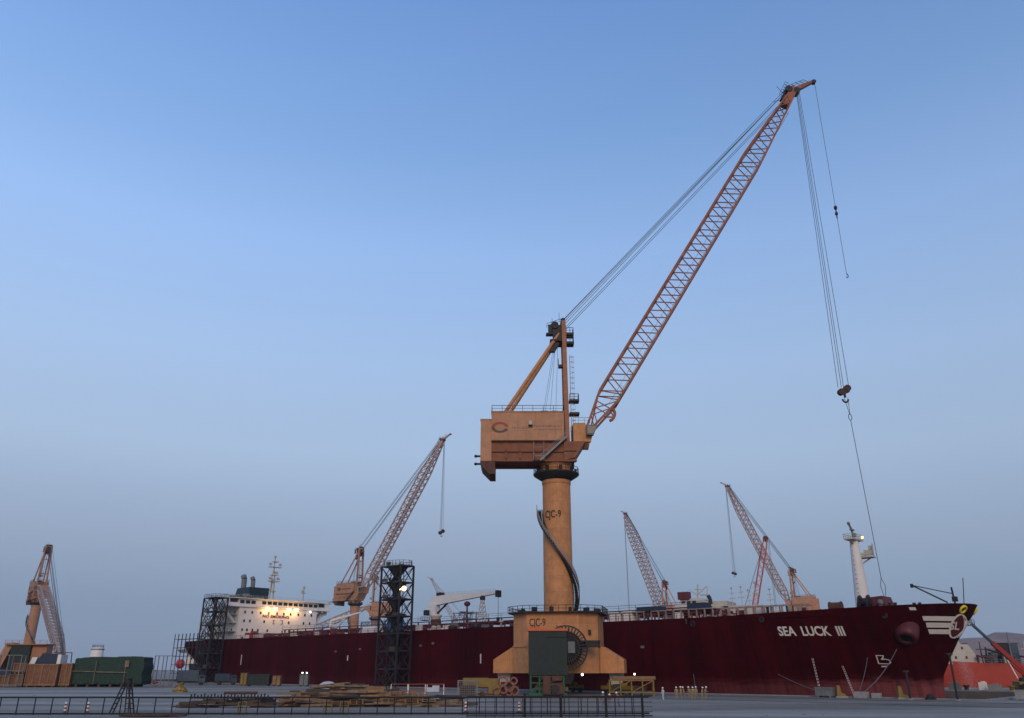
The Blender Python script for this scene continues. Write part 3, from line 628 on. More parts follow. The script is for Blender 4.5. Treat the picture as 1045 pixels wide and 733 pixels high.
b = MB(); b.hexa([SL(18.8, 5, 15), SL(18.8, 10.3, 15), SL(12.8, 10.3, 15), SL(12.8, 5, 15), SL(18.4, 5, 17.5), SL(18.4, 10.0, 17.5), SL(13.6, 10.0, 17.8), SL(13.6, 5, 17.8)]); b.build('forecastle_store', MAROON, ship)
b = MB(); b.ball(SL(13.6, 11.3, 16.5), .6, 12); b.bar(SL(13.6, 11.3, 15), SL(13.6, 11.3, 16.6), .5); b.build('capstan', GREYBOX, ship)
b = MB(); b.bar(SL(2.6, 3.2, 15), SL(2.8, 3.2, 19.2), .28); b.bar(SL(2.8, 3.2, 18.0), SL(9.2, 5.4, 19.8), .16); b.bar(SL(3.9, 3.2, 16.4), SL(9.2, 5.4, 19.8), .26); b.box(SL(9.2, 5.4, 19.7), (.5, .4, .7)); b.box(SL(2.6, 3.0, 17.0), (.9, .7, .9)); b.build('bow_davit', DARK, ship)
b = MB(); b.bar(SL(1.8, 1.2, 15), SL(1.1, .7, 21.0), .12); b.build('jackstaff', DARK, ship)
for (t, o_) in ((30, 15.5), (12, 9.5), (8.5, 6.5), (33.5, 17)):
    b = MB(); x, y, z = SL(t, o_, 14.8); b.box((x, y, z + .08), (1.8, .8, .16))
    for d_ in (-.5, .5): b.cyl((x + d_, y, z), .28, 0, 1.5, 10); b.cyl((x + d_, y, z), .36, 1.5, 1.65, 10)
    b.build('bollard_pair', DARK, ship)
# ropes hanging off the flare
def sagrope(p, q, sag, r, name, m, parent=None, n=14):
    p, q = Vector(p), Vector(q); pts = [p.lerp(q, i / n) - Vector((0, 0, sag * 4 * (i / n) * (1 - i / n))) for i in range(n + 1)]
    b = MB(); b.poly(pts, r, 5); return b.build(name, m, parent)
sagrope(on_hull(12.2, 8.0, 1.2), SL(14.0, 28.0, .3), 1.0, .07, 'mooring_rope', GREYST, ship)
sagrope(on_hull(17.2, 6.6, .5), SL(16.6, 20.2, 1.0), .5, .06, 'mooring_rope', GREYST, ship)
sagrope(on_hull(33.0, 3.6, .4), SL(18.6, 28.0, .3), .3, .06, 'mooring_rope', GREYST, ship)

# ------------------------------------------------------------------ jib cranes
def jib_crane(label, loc, yaw, luff, rz_base=0, number='CJC-9', paint=ORANGE, house_paint=None, boomm=BOOM, hook=17.0, group=None, near=False, L=109.3, rw=1.0, slew_hook=True, fat=1.0):
    house_paint = house_paint or paint
    root = thing('jib_crane', label, 'crane', loc, 0, group)
    cb, sb = math.cos(rz_base), math.sin(rz_base)
    rot = lambda x, y, z: (x * cb - y * sb, x * sb + y * cb, z)
    cy, sy = math.cos(yaw), math.sin(yaw)
    up = lambda x, y, z: (x * cy - y * sy, x * sy + y * cy, z)
    def U(b):     # turn everything above the slewing ring
        b.v = [up(*v) for v in b.v]; return b
    def B_(b): b.v = [rot(*v) for v in b.v]; return b
    # base
    b = MB(); w_ = 8.4; c_ = 3.3; oc = [(w_, -w_ + c_), (w_, w_ - c_), (w_ - c_, w_), (-w_ + c_, w_), (-w_, w_ - c_), (-w_, -w_ + c_), (-w_ + c_, -w_), (w_ - c_, -w_)]
    b.slab(oc, 3.8, 14.8); b.slab([(x * 1.02, y * 1.02) for x, y in oc], 8.55, 8.85)
    base = B_(b).build('portal_base', paint, root)
    b = MB(); big = [(x * 1.12, y * 1.12) for x, y in oc]; b.slab(big, 14.8, 15.0)
    railing(b, [(x, y, 15) for x, y in big], 1.15, 1.5, .07, closed=True)
    for k in range(14):
        a = 2 * math.pi * k / 14 + .2; b.box((8.2 * math.cos(a), 8.2 * math.sin(a), 15.5), (rnd.uniform(.5, 1.3), rnd.uniform(.5, 1), rnd.uniform(.6, 1.2)), a)
    B_(b).build('base_platform', DARK, base)
    for k in range(4):
        ca, sa = math.cos(k * math.pi / 2), math.sin(k * math.pi / 2)
        b = MB(); b.prism([(7.2, 3.8), (13, 3.8), (13, 6.3), (9.2, 8.6), (7.2, 8.6)], -3.0, 3.0)
        b.v = [rot(x * ca - y * sa, x * sa + y * ca, z) for x, y, z in b.v]; wing = b.build('leg_girder', paint, root)
        b = MB(); b.hexa([(10.2, -.7, 1.6), (12.2, -.7, 1.6), (12.2, .7, 1.6), (10.2, .7, 1.6), (9.8, -1.2, 3.8), (12.6, -1.2, 3.8), (12.6, 1.2, 3.8), (9.8, 1.2, 3.8)])
        b.v = [rot(x * ca - y * sa, x * sa + y * ca, z) for x, y, z in b.v]; b.build('leg_pedestal', CREAM if near else paint, wing)
        # bogie runs along the dock
        cx, cy_ = rot(11.2 * ca, 11.2 * sa, 0)[:2]; dv = Vector((DV.x, DV.y, 0)); b = MB(); bw = MB()
        for s_ in (-1, 1):
            c0 = Vector((cx, cy_, 1.15)) + dv * (2.1 * s_)
            b.bar(c0 - dv * 1.7, c0 + dv * 1.7, .6, .7)
            for s2 in (-1, 1):
                cw = c0 + dv * (.95 * s2) - Vector((0, 0, .65)); nv = Vector((NV.x, NV.y, 0)); bw.bar(cw - nv * .18, cw + nv * .18, 1.0, n=14, smooth=True)
        b.bar(Vector((cx, cy_, 1.75)) - dv * 2.3, Vector((cx, cy_, 1.75)) + dv * 2.3, .5, .5)
        bg_ = b.build('bogie', YELLOW if near and k != 2 else RUSTY, wing); bw.build('bogie_wheels', DARK, bg_)
    b = MB(); b.lathe((0, 0), [(3.05, 14.9), (3.0, 42.6)], 48, False); b.lathe((0, 0), [(3.25, 14.9), (3.25, 15.5)], 48)
    b.lathe((0, 0), [(3.06, 41.6), (3.12, 41.7), (3.12, 42.4)], 48, False)
    colm = b.build('column', paint, root)
    # spiral stair, winding half a turn down the side facing the camera
    b = MB(); rl = MB(); n = 78; z1, z0, a1, a0 = 36.3, 15.2, R(176), R(392); pr = None
    for i in range(n + 1):
        k = i / n; z = z1 + (z0 - z1) * k; a = a1 + (a0 - a1) * k; ca, sa = math.cos(a), math.sin(a)
        b.box((3.7 * ca, 3.7 * sa, z), (1.25, .36, .08), a)
        q = [Vector((r_ * ca, r_ * sa, z + h_)) for r_, h_ in ((3.12, -.1), (4.28, -.1), (4.3, 1.1), (4.3, .6))]
        if i % 2 == 0: rl.bar(q[1], q[2], .10)
        if pr:
            b.bar(pr[0], q[0], .12, .3); b.bar(pr[1], q[1], .12, .34); b.bar((pr[0] + pr[1]) * .5 - Vector((0, 0, .2)), (q[0] + q[1]) * .5 - Vector((0, 0, .2)), .6, .08)
            rl.bar(pr[2], q[2], .13); rl.bar(pr[3], q[3], .1)
        pr = q
    st = b.build('spiral_stair', DARK, colm); rl.build('stair_handrail', mat('handrail_steel', (.24, .22, .2), .6, var=.2, bump=0), st)
    if number:
        def fcol(x, y, l):
            a = R(215) + x / 3.03; r_ = 3.05 + .05 + l; return (r_ * math.cos(a), r_ * math.sin(a), 34.2 + y)
        text(number, 2.2, fcol, 'number_lettering', MARK, colm, .006, .66, .03)
    # slewing platform and turntable
    b = MB(); b.lathe((0, 0), [(3.1, 42.5), (4.9, 43.7), (5.0, 44.0), (3.2, 44.0)], 40)
    railing(b, [(4.85 * math.cos(2 * math.pi * i / 16), 4.85 * math.sin(2 * math.pi * i / 16), 44) for i in range(16)], 1.2, 3, .07, closed=True)
    for k in range(9): a = 2 * math.pi * k / 9; b.box((4.2 * math.cos(a), 4.2 * math.sin(a), 44.6), (.5, .6, 1.1), a)
    b.build('ring_platform', DARK, root)
    b = MB(); b.lathe((0, 0), [(3.0, 43.9), (3.3, 44.4), (3.3, 45.6), (3.5, 46.2)], 40)
    for k in range(20): a = 2 * math.pi * k / 20; b.box((3.4 * math.cos(a), 3.4 * math.sin(a), 45.2), (.3, .12, 1.6), a)
    b.build('slewing_ring', paint, root)
    # girders and machinery house
    b = MB(); b.span(-14, 4.2, -3.5, -2.7, 46.0, 50.4); b.span(-14, 4.2, 2.7, 3.5, 46.0, 50.4); b.span(-13.5, 4, -2.7, 2.7, 46.4, 47.0); b.span(-13.8, -13.2, -2.8, 2.8, 46.1, 50.3)
    for x in (-11, -8, -5): b.span(x, x + .3, -3.9, -3.5, 46.6, 50.1)
    b.span(-14, 4.3, -3.8, -3.45, 46.0, 46.35); b.span(-14, 4.3, -3.9, -3.45, 48.1, 48.3)
    b.hexa([(1.6, -3.9, 46.2), (4.0, -3.9, 46.9), (4.0, 3.9, 46.9), (1.6, 3.9, 46.2), (1.6, -3.9, 50.4), (6.2, -3.9, 50.4), (6.2, 3.9, 50.4), (1.6, 3.9, 50.4)])
    gird = U(b).build('turntable_girder', mat('girder_brown', (.20, .07, .03), .6, var=.25, rust=.4, rustc=(.08, .035, .02), scale=.8, bump=0) if near else paint, root)
    b = MB(); b.span(-14, 1.7, -4.2, 4.2, 50.4, 56.9); b.span(-14.15, 1.85, -4.35, 4.35, 56.9, 57.08); b.span(-14.1, 1.8, -4.4, -4.2, 50.5, 50.8)
    house = U(b).build('machinery_house', house_paint, root)
    b = MB(); railing(b, [(-14, -4.2, 57.08), (1.7, -4.2, 57.08), (1.7, 4.2, 57.08), (-14, 4.2, 57.08)], 1.3, 2.1, .07, closed=True); U(b).build('roof_railing', DARK, house)
    b = MB(); b.span(-3.2, -1.7, -2, 0, 57.08, 57.9); U(b).build('roof_sheave', DARK, house); b = MB(); b.span(-.8, .5, -2, 0, 57.08, 57.9); U(b).build('roof_sheave', DARK, house)
    if near:
        b = MB(); b.box((-5.6, -4.5, 54.3), (.7, .6, .9)); U(b).build('wall_lamp', CREAM, house)
        b = MB(); b.box((-5.6, -4.6, 53.75), (.9, .7, .22)); U(b).build('lamp_hood', DARK, house)
        def arc(a0, a1, r0, r1, sx):
            b = MB(); n = 16
            for i in range(n):
                q = []
                for k_, r_ in ((i, r0), (i + 1, r0), (i + 1, r1), (i, r1)):
                    a = R(lerp(a0, a1, k_ / n)); q.append((-12.2 + math.cos(a) * r_ * sx, 53.4 + math.sin(a) * r_))
                b.hexa([(x, -4.202, z) for x, z in q] + [(x, -4.24, z) for x, z in q])
            return b
        U(arc(8, 180, .78, 1.22, 1.5)).build('logo_arc', LOGO2, house); U(arc(180, 342, .78, 1.22, 1.5)).build('logo_arc', LOGO1, house)
        b = MB(); rr = random.Random(5)    # the faded company name: unreadable at this distance in two scripts
        x = -9.6
        while x < .9:
            w2 = rr.uniform(.12, .34); gap = rr.uniform(.08, .16)
            if not (-6.2 < x < -5.0):
                if x < -5: h = rr.uniform(.3, .5); b.box((x + w2 / 2, -4.22, 53.35), (w2 * .5, .04, h)); b.box((x + w2 / 2, -4.22, 53.35 + rr.choice((-.18, 0, .18))), (w2, .04, .11)); b.box((x + w2 / 2, -4.22, 52.75), (w2 * .7, .04, .14))
                else: b.box((x + w2 / 2, -4.22, 53.7 + rr.uniform(-.06, .06)), (w2, .04, rr.uniform(.12, .5))); b.box((x + w2 / 2, -4.22, 52.95), (w2, .04, .2))
            x += w2 + gap
        U(b).build('company_lettering', MARKG, house)
    else:
        b = MB(); b.span(-12.6, -9.8, -4.28, -4.205, 52.4, 54.4); b.span(-8.8, -1, -4.28, -4.205, 53.0, 53.6); U(b).build('house_marking', LOGO1, house)
    b = MB(); b.prism([(-16.4, 55.3), (-16.4, 46.2), (-16.1, 45.2), (-14.4, 43.4), (-13.3, 43.4), (-13.3, 46.0), (-14.02, 46.0), (-14.02, 55.3)], -3.7, 3.7)
    b.span(-16.5, -13.95, -3.8, 3.8, 55.3, 55.45)
    cw = U(b).build('counterweight', house_paint, root)
    b = MB(); b.prism([(-16.45, 46.1), (-16.15, 45.1), (-14.4, 43.3), (-13.2, 43.3), (-13.2, 46.1)], -3.8, 3.8); U(b).build('ballast_box', RUSTY, cw)
    b = MB()
    for z in (45.6, 47.3): b.bar((-17.4, -3, z), (-16.3, -3, z), .45, n=10); b.ball((-17.4, -3, z), .34, 8)
    U(b).build('buffer', DARK, cw)
    # operator's cab and boom foot bracket
    b = MB(); b.span(3.7, 6.4, -3.6, 3.6, 50.4, 54.6); b.prism([(6.4, 50.4), (7.5, 50.4), (8.2, 53.6), (6.4, 54.3)], -3.6, -2.6); b.prism([(6.4, 50.4), (7.5, 50.4), (8.2, 53.6), (6.4, 54.3)], 2.6, 3.6)
    brk = U(b).build('boom_foot_bracket', paint, root)
    b = MB(); b.hexa([(6.45, -4.9, 51.6), (8.0, -4.9, 51.6), (8.0, -3.65, 51.6), (6.45, -3.65, 51.6), (6.45, -4.9, 53.8), (8.9, -4.9, 53.8), (8.9, -3.65, 53.8), (6.45, -3.65, 53.8)])
    cab = U(b).build('operator_cab', GREYBOX, root)
    b = MB(); b.hexa([(6.7, -4.96, 51.9), (7.9, -4.96, 51.9), (7.9, -4.9, 51.9), (6.7, -4.9, 51.9), (6.7, -4.96, 53.5), (8.6, -4.96, 53.5), (8.6, -4.9, 53.5), (6.7, -4.9, 53.5)]); U(b).build('cab_window', GLASS, cab)
    b = MB(); railing(b, [(3.7, -3.6, 54.6), (7.4, -3.6, 54.6)], 1.2, 1.2, .06); railing(b, [(3.7, 3.6, 54.6), (7.4, 3.6, 54.6)], 1.2, 1.2, .06); U(b).build('bracket_railing', GREYST, brk)
    # stair from ring platform up to the cab
    b = MB()
    b.bar((-3.6, -4.8, 46.0), (2.2, -4.8, 51.3), .12, .4); b.bar((-3.6, -4.0, 46.0), (2.2, -4.0, 51.3), .12, .4)
    for i in range(15): k = i / 14; b.box((lerp(-3.6, 2.2, k), -4.4, lerp(46, 51.3, k)), (.4, .8, .06))
    b.bar((-3.6, -4.8, 47.1), (2.2, -4.8, 52.4), .09); b.bar((-3.6, -4.8, 46.6), (2.2, -4.8, 51.9), .07)
    for x in (-5, -2.8): b.bar((x, -4.8, 46.0), (x, -4.8, 50.2), .1)
    for z in (46.0, 47.0, 48.9): b.bar((-5, -4.8, z), (-2.8, -4.8, z), .1)
    b.box((-3.9, -4.4, 46), (2.4, .9, .08)); U(b).build('access_stair', GREYST if near else DARK, gird)
    # mast, head and back stays
    b = MB(); 
    for s_ in (-1, 1): b.bar((2.5, s_ * 3.0, 46.5), (2.3, s_ * 1.7, 79.6), .95, 1.0)
    b.bar((2.4, -2.5, 62), (2.4, 2.5, 62), .6); b.bar((2.4, -2.1, 71), (2.4, 2.1, 71), .6)
    mast = U(b).build('mast', paint if not near else mat('mast_brown', (.30, .12, .055), .6, var=.2, rust=.4, rustc=(.13, .055, .03), scale=.8, bump=0), root)
    b = MB(); b.span(-.9, 2.0, -2.1, 2.1, 74.6, 75.0); b.box((.9, 0, 77.3), (2.0, 3.4, 2.8)); b.bar((.3, -2, 78.6), (.3, 2, 78.6), 1.7, n=14); b.bar((1.2, -1.9, 76), (1.2, 1.9, 76), 1.9, n=14)
    b.bar((.9, -1.2, 74.4), (-.3, -1.2, 72.2), .9); b.box((-.5, -1.2, 72.6), (1.2, 1, 1)); b.bar((2.2, -1.8, 79.9), (2.2, 1.8, 79.9), 1.1, n=12)
    railing(b, [(-1.6, -2.4, 77.6), (1.6, -2.4, 78.8)], 1.1, 1, .06); b.box((-.9, -2.1, 77.2), (.8, .5, 2.6)); b.box((-1.0, -1.8, 76.2), (1.6, 1.6, .3)); b.bar((1.4, -.5, 79.9), (1.4, -.5, 82.4), .08); b.bar((-.2, .5, 78.9), (-.2, .5, 81.4), .08)
    U(b).build('mast_head', DARK if near else RUSTY, mast)
    b = MB()
    for z in (74.3, 76.5): b.box((3.6, -.6, z), (2.0, 2.4, .55)); railing(b, [(2.9, -1.7, z + .2), (4.5, -1.7, z + .2), (4.5, .6, z + .2)], 1.3, 1, .07)
    b.box((1.6, -2.0, 68.3), (1.5, 1.2, .6)); railing(b, [(.9, -2.5, 68.6), (.9, -1.4, 68.6)], 1.4, .6, .07)
    for z in (60.2, 57.2): b.box((4.2, -1.4, z), (2.2, 2.0, .5))
    railing(b, [(3.2, -2.3, 60.4), (5.2, -2.3, 60.4), (5.2, -.6, 60.4)], 1.3, 1, .08)
    U(b).build('mast_landing', DARK if near else RUSTY, mast)
    b = MB()
    for s_ in (-.35, .35): b.bar((3.5, -1.6 + s_, 51), (3.5, -1.6 + s_, 71.2), .08)
    for i in range(50): b.bar((3.5, -1.95, 51.2 + i * .4), (3.5, -1.25, 51.2 + i * .4), .05)
    for i in range(16):
        z = 52 + i * 1.25; q = [(3.5, -1.95, z), (3.9, -2.05, z), (4.4, -1.6, z), (3.9, -1.15, z), (3.5, -1.25, z)]
        for a_, c_2 in zip(q, q[1:]): b.bar(a_, c_2, .06)
    b.bar((4.4, -1.6, 52), (4.4, -1.6, 71), .05); b.bar((3.95, -2.05, 52), (3.95, -2.05, 71), .05); U(b).build('mast_ladder', GREYST, mast)
    for s_ in (-1, 1):
        b = MB(); b.bar((-11.3, s_ * 2.9, 56.9), (1.2, s_ * 1.5, 76.6), .85, n=12, smooth=True); U(b).build('back_stay', paint, mast)
    b = MB()
    for (x0, x1, y) in ((-2.6, .2, -1), (-2.2, .5, -.8), (-1.1, .5, .2), (.2, 1.0, 0)): b.bar((x0, y, 57.8), (x1, y, 75), .07 * rw)
    U(b).build('luffing_rope', ROPE, mast)
    # boom: built along local +X, then luffed at its foot
    ch, cw_, ct = MB(), MB(), MB(); hh, ww = 2.35, 2.0
    def sec(s_):   # half depth, half width of the lattice at distance s_
        k = min(1, max(0, s_ / 9)); e = min(1, max(0, (L - 3 - s_) / 22)); return (lerp(.5, hh, k) * lerp(.36, 1, e), lerp(2.9, ww, k) * lerp(.45, 1, e))
    hh *= fat; ww *= fat; nb = 21; ss = [0] + [9 + (L - 12) * i / nb * 1.0 for i in range(nb + 1)]; ss = [s_ for s_ in ss if s_ <= L - 2.5]
    cr_ = .46 * (1 if near else 1.4); br_ = .20 * (1 if near else 2.1)
    def cp(s_, i, j):
        h, w2 = sec(s_); return Vector((s_, j * w2, i * h))
    for i in (-1, 1):
        for j in (-1, 1):
            for a_, c_2 in zip(ss, ss[1:]): ch.bar(cp(a_, i, j), cp(c_2, i, j), cr_)
    for k in range(1, len(ss) - 1):
        a_, c_2 = ss[k], ss[k + 1]; mid_ = a_ - (c_2 - a_) * .42; mid2 = c_2 - (c_2 - a_) * .42
        for j in (-1, 1):
            cw_.bar(cp(a_, 1, j), cp(mid2, -1, j), br_); cw_.bar(cp(mid2, -1, j), cp(c_2, 1, j), br_)
        for i in (-1, 1): ct.bar(cp(a_, i, -1), cp(a_, i, 1), br_ * .8); ct.bar(cp(a_, i, -1), cp(c_2, i, 1), br_ * .7)
    for j in (-1, 1):
        cw_.bar(cp(0, -1, j), cp(ss[1], 1, j), br_); cw_.bar(cp(4.5, 1, j), cp(ss[1], -1, j), br_); cw_.bar(cp(2, -1, j), cp(4.5, 1, j), br_); cw_.bar(cp(6.5, 1, j), cp(6.5, -1, j), br_); cw_.bar(cp(ss[1], 1, j), cp(ss[2] - 2.8, -1, j), br_)
    fx, fz = 7.2, 53.7; fp = up(fx, 0, fz); brot = Matrix.Rotation(yaw, 4, 'Z') @ Matrix.Rotation(-luff, 4, 'Y'); be = brot.to_euler()
    boom = ch.build('boom', boomm, root, fp, be)
    cw_.build('boom_bracing', boomm, boom); ct.build('cross_bracing', boomm, boom)
    b = MB(); b.box((L / 2, -sec(40)[1] * .2, -hh + .5), (L * .86, .7, .08)); q0, q1 = (7, -.75, -hh + .5), (L * .93, -.75, -hh * .62)
    b.bar((8, -.8, -.9), (L * .93, -.8, -.3), .08)
    for i in range(24): s_ = 9 + i * 4; b.bar((s_, -.8, -hh + .5), (s_, -.8, -.75), .07)
    b.build('boom_walkway', GREYST if near else boomm, boom)
    b = MB(); b.hexa([(L - 6, -.9, -.95), (L, -.9, -.9), (L, .9, -.9), (L - 6, .9, -.95), (L - 6, -.9, .95), (L + .8, -.9, 1.1), (L + .8, .9, 1.1), (L - 6, .9, .95)])
    hd = b.build('boom_head', boomm, boom)
    b = MB(); b.bar((L - 1, -1.1, 1.3), (L - 1, 1.1, 1.3), 1.9, n=14, smooth=True); b.bar((L - .2, -1.0, -.7), (L - .2, 1.0, -.7), 1.7, n=14, smooth=True); b.box((L - 3.8, 0, 1.4), (1.6, 1.4, .9)); b.bar((L - 4, .3, 1.2), (L - 6, .3, 3.2), .09); b.bar((L - 2.6, .3, 1.2), (L - .9, .3, 4.4), .09)
    railing(b, [(L - 4, -1, 1.6), (L + .5, -1, 2.0)], 1.1, 1, .06); b.build('head_sheave', DARK if near else RUSTY, hd)
    # jib nose, less steep than the boom
    nl = R(-30); nx, nz = math.cos(nl), math.sin(nl)
    b = MB(); p0 = Vector((L - .5, 0, .2)); p1 = p0 + Vector((nx * 6.6, 0, nz * 6.6)); pz = Vector((-nz, 0, nx))
    b.hexa([p0 + Vector((0, -.6, 0)) - pz * .6, p1 + Vector((0, -.4, 0)) - pz * .3, p1 + Vector((0, .4, 0)) - pz * .3, p0 + Vector((0, .6, 0)) - pz * .6,
            p0 + Vector((0, -.6, 0)) + pz * .7, p1 + Vector((0, -.4, 0)) + pz * .4, p1 + Vector((0, .4, 0)) + pz * .4, p0 + Vector((0, .6, 0)) + pz * .7])
    nose = b.build('jib_nose', boomm, boom)
    b = MB(); b.bar(p1 + Vector((0, -.5, -.2)), p1 + Vector((0, .5, -.2)), 1.1, n=12, smooth=True); b.build('nose_sheave', DARK, nose)
    b = MB(); railing(b, [tuple(p0 + pz * .8 + Vector((0, -.6, 0))), tuple(p1 + pz * .4 + Vector((0, -.6, 0)) - (p1 - p0) * .25)], 1.2, 1.2, .06); b.build('nose_railing', DARK if near else boomm, nose)
    if near:
        b = MB(); b.v = []; n = 10
        q = [(5.2 + 1.6 * math.cos(R(225 + i * 12)), -1.9 + 1.6 * math.sin(R(225 + i * 12))) for i in range(11)]
        for a_, c_2 in zip(q, q[1:]): b.bar((a_[0], -2, a_[1]), (c_2[0], -2, c_2[1]), .8, .5)
        b.bar((4.2, -2, -1.6), (5.2, -2, -3.3), .3); b.bar((6.2, -2, -1.8), (5.4, -2, -3.3), .3)
        b.build('boom_buffer', boomm, boom)
    # pendants
    tipw = lambda x, y, z: Vector(fp) + (brot @ Vector((x, y, z)))
    b = MB()
    for (y, dz, s_, hz) in ((-1.6, 80.2, L - 1.5, 1.9), (-1.2, 79.6, L - 2.4, 1.6), (-.5, 80.4, L - .5, 1.4), (.3, 78.4, L - 5, 1.2), (.9, 78.0, L - 9, 1.6), (1.5, 79.8, L - 1.5, 1.9)):
        b.bar(up(2.4, y, dz), tipw(s_, y * .7, hz), .10 * rw)
    b.build('pendant_rope', ROPE, root)
    # hoist ropes and hook block
    tp = tipw(L - .1, 0, -1.0); hz = hook; hb = (tp.x, tp.y, hz)
    dx, dy = cy, sy
    if slew_hook:
        b = MB()
        for (a_, c_2) in ((-.35, -1.25), (-.15, -.5), (.15, .0), (.45, 1.2)):
            for yy in ((0,) if not near else (-.25,)): b.bar((tp.x + dx * a_, tp.y + dy * a_ + yy, tp.z), (tp.x + dx * c_2, tp.y + dy * c_2, hz + 1), .09 * rw)
        b.build('hoist_rope', ROPE, root)
        k_ = 1 if near else 1.5
        b = MB(); nv = Vector((-dy, dx, 0)); cc = Vector(hb)
        for (a_, z_, r_) in ((-.72, -.1, 1.5), (.75, .75, 1.55)):
            c0 = cc + Vector((dx, dy, 0)) * a_ * k_ + Vector((0, 0, z_)); b.bar(c0 - nv * .5, c0 + nv * .5, r_ * k_, n=16, smooth=True)
        b.bar(cc + Vector((-dx * .8, -dy * .8, -.5)), cc + Vector((dx * 1, dy * 1, .2)), .8, .7)
        blk = b.build('hook_block', mat('hook_block_paint', (.05, .018, .016), .6, var=.3, scale=2, bump=0), root)
        b = MB(); q = [cc + Vector((dx * math.cos(R(a)) * .62, dy * math.cos(R(a)) * .62, -1.9 + math.sin(R(a)) * .62)) * 1 for a in range(-200, 30, 23)]
        q = [Vector((cc.x + dx * math.cos(R(a)) * .62, cc.y + dy * math.cos(R(a)) * .62, cc.z - 1.9 + math.sin(R(a)) * .62)) for a in range(-190, 30, 22)]
        b.poly(q, .2, 6); b.bar(cc + Vector((0, 0, -.4)), cc + Vector((0, 0, -1.4)), .4)
        b.build('hook', DARK, blk)
    return root, tipw, tp, U

C9 = (9.6, 172, 0)
c9, tw, tp, _ = jib_crane('nearest and tallest crane, its orange column marked CJC-9 and wrapped by a spiral stair', C9, 0, R(58.3), R(-12),
    hook=63.0, group='jib cranes of the shipyard', near=True, house_paint=ORANGE2)
# ...its load slings, auxiliary line, cabinet, cable reel and base lettering
lx, ly = tp.x, tp.y
b = MB(); b.bar((lx - .2, ly, 61.4), (lx + .45, ly, 57.6), .09); b.bar((lx + .6, ly, 61.6), (lx + .5, ly, 57.6), .09)
q = [(lx + .45 + .35 * math.sin(R(a)), ly, 57 + .75 * math.cos(R(a))) for a in range(0, 361, 30)]; b.poly(q, .08); b.bar((lx + .45, ly, 56.3), (lx + 1.6, ly, 22.2), .10)
b.poly([(lx + 1.6, ly, 22.2), (lx + 1.2, ly, 20.8), (lx + 1.8, ly, 17.5)], .06); b.poly([(lx + 1.6, ly, 22.2), (lx + 2.2, ly, 20.6), (lx + 1.8, ly, 17.5)], .06)
b.build('load_sling', ROPE, c9)
ns = tw(109.3 - .5 + math.cos(R(-30)) * 6.6, 0, .2 + math.sin(R(-30)) * 6.6)
b = MB(); b.bar((ns.x + .4, ns.y, ns.z - .3), (ns.x + .4, ns.y, 92.5), .08); b.build('auxiliary_rope', ROPE, c9)
b = MB(); b.ball((ns.x + .4, ns.y, 111.0), .42, 10, 1.5); b.ball((ns.x + .4, ns.y, 109.3), .38, 10, 1.4); b.bar((ns.x + .4, ns.y, 111.6), (ns.x + .4, ns.y, 108), .22)
b.poly([(ns.x + .4 + .3 * math.sin(R(a)), ns.y, 92.2 + .5 * math.cos(R(a))) for a in range(0, 250, 25)], .1); b.build('auxiliary_hook', DARK, c9)
# green switch cabinet hung on the base, camera side
def cb_(v): # rotate by base angle
    a = R(-12); x, y, z = v; return (x * math.cos(a) - y * math.sin(a), x * math.sin(a) + y * math.cos(a), z)
b = MB(); b.box((-3.0, -13.2, 7.3), (7.0, 3.6, 7.6)); cbn = b.build('switch_cabinet', GREEN, c9)
b = MB(); b.prism([(-6.7, 11.15), (.7, 11.15), (.7, 11.5), (-.6, 11.65), (-2.6, 11.4), (-4.2, 11.8), (-6.7, 11.7)], -15.2, -11.2); b.build('cabinet_roof', mat('orange_tarp', (.55, .13, .06), .7, var=.2, scale=1.5), cbn)
b = MB(); b.box((-1.4, -15.05, 10.2), (3.6, .25, .3)); b.box((-4.6, -15.02, 7), (2.6, .06, 6)); b.build('cabinet_door', mat('cabinet_door_paint', (.014, .021, .026), .6, var=.25, scale=1, rust=.4, rustc=(.04, .04, .03), bump=0), cbn)
b = MB()
for x in (-6.2, -4.6, -3.0, -1.6, -.2):
    for y in (-14.6, -11.8): b.bar((x, y, 0), (x, y, 3.5), .28)
for z in (1.2, 2.2, 3.3): b.bar((-6.2, -14.6, z), (-.2, -14.6, z), .2)
for x in (-6.2, -3.0): b.bar((x, -14.6, .4), (x + 2.4, -14.6, 3.4), .16)
b.span(-6.6, .4, -15, -11.4, .05, .5); b.build('cabinet_frame', mat('green_frame_paint', (.03, .10, .06), .7, var=.3, scale=1, bump=0), cbn)
b = MB(); cx, cy2, cz = .5, -12.6, 8.2; mt = Matrix.Rotation(R(90), 4, 'X')
for y in (-.75, .75):
    for k in range(36):
        a = 2 * math.pi * k / 36; b.bar((cx + math.cos(a) * .7, cy2 + y, cz + math.sin(a) * .7), (cx + math.cos(a) * 4.0, cy2 + y, cz + math.sin(a) * 4.0), .17)
    for r_ in (1.0, 2.4, 3.95):
        for k in range(36):
            a, a2 = 2 * math.pi * k / 36, 2 * math.pi * (k + 1) / 36; b.bar((cx + math.cos(a) * r_, cy2 + y, cz + math.sin(a) * r_), (cx + math.cos(a2) * r_, cy2 + y, cz + math.sin(a2) * r_), .16)
b.bar((cx, cy2 - 1.1, cz), (cx, cy2 + 3.2, cz), 1.4, n=16, smooth=True)
reel = b.build('cable_reel', DARK, c9)
b = MB(); b.lathe((cx, cy2 - .5, cz), [(.8, -.0), (3.0, -.0), (3.0, 1.0), (.8, 1.0)], 40, True, mt @ Matrix.Translation((0, 0, -1.0))); b.build('coiled_cable', mat('black_cable', (.012, .012, .012), .7, var=.2, bump=0), reel)
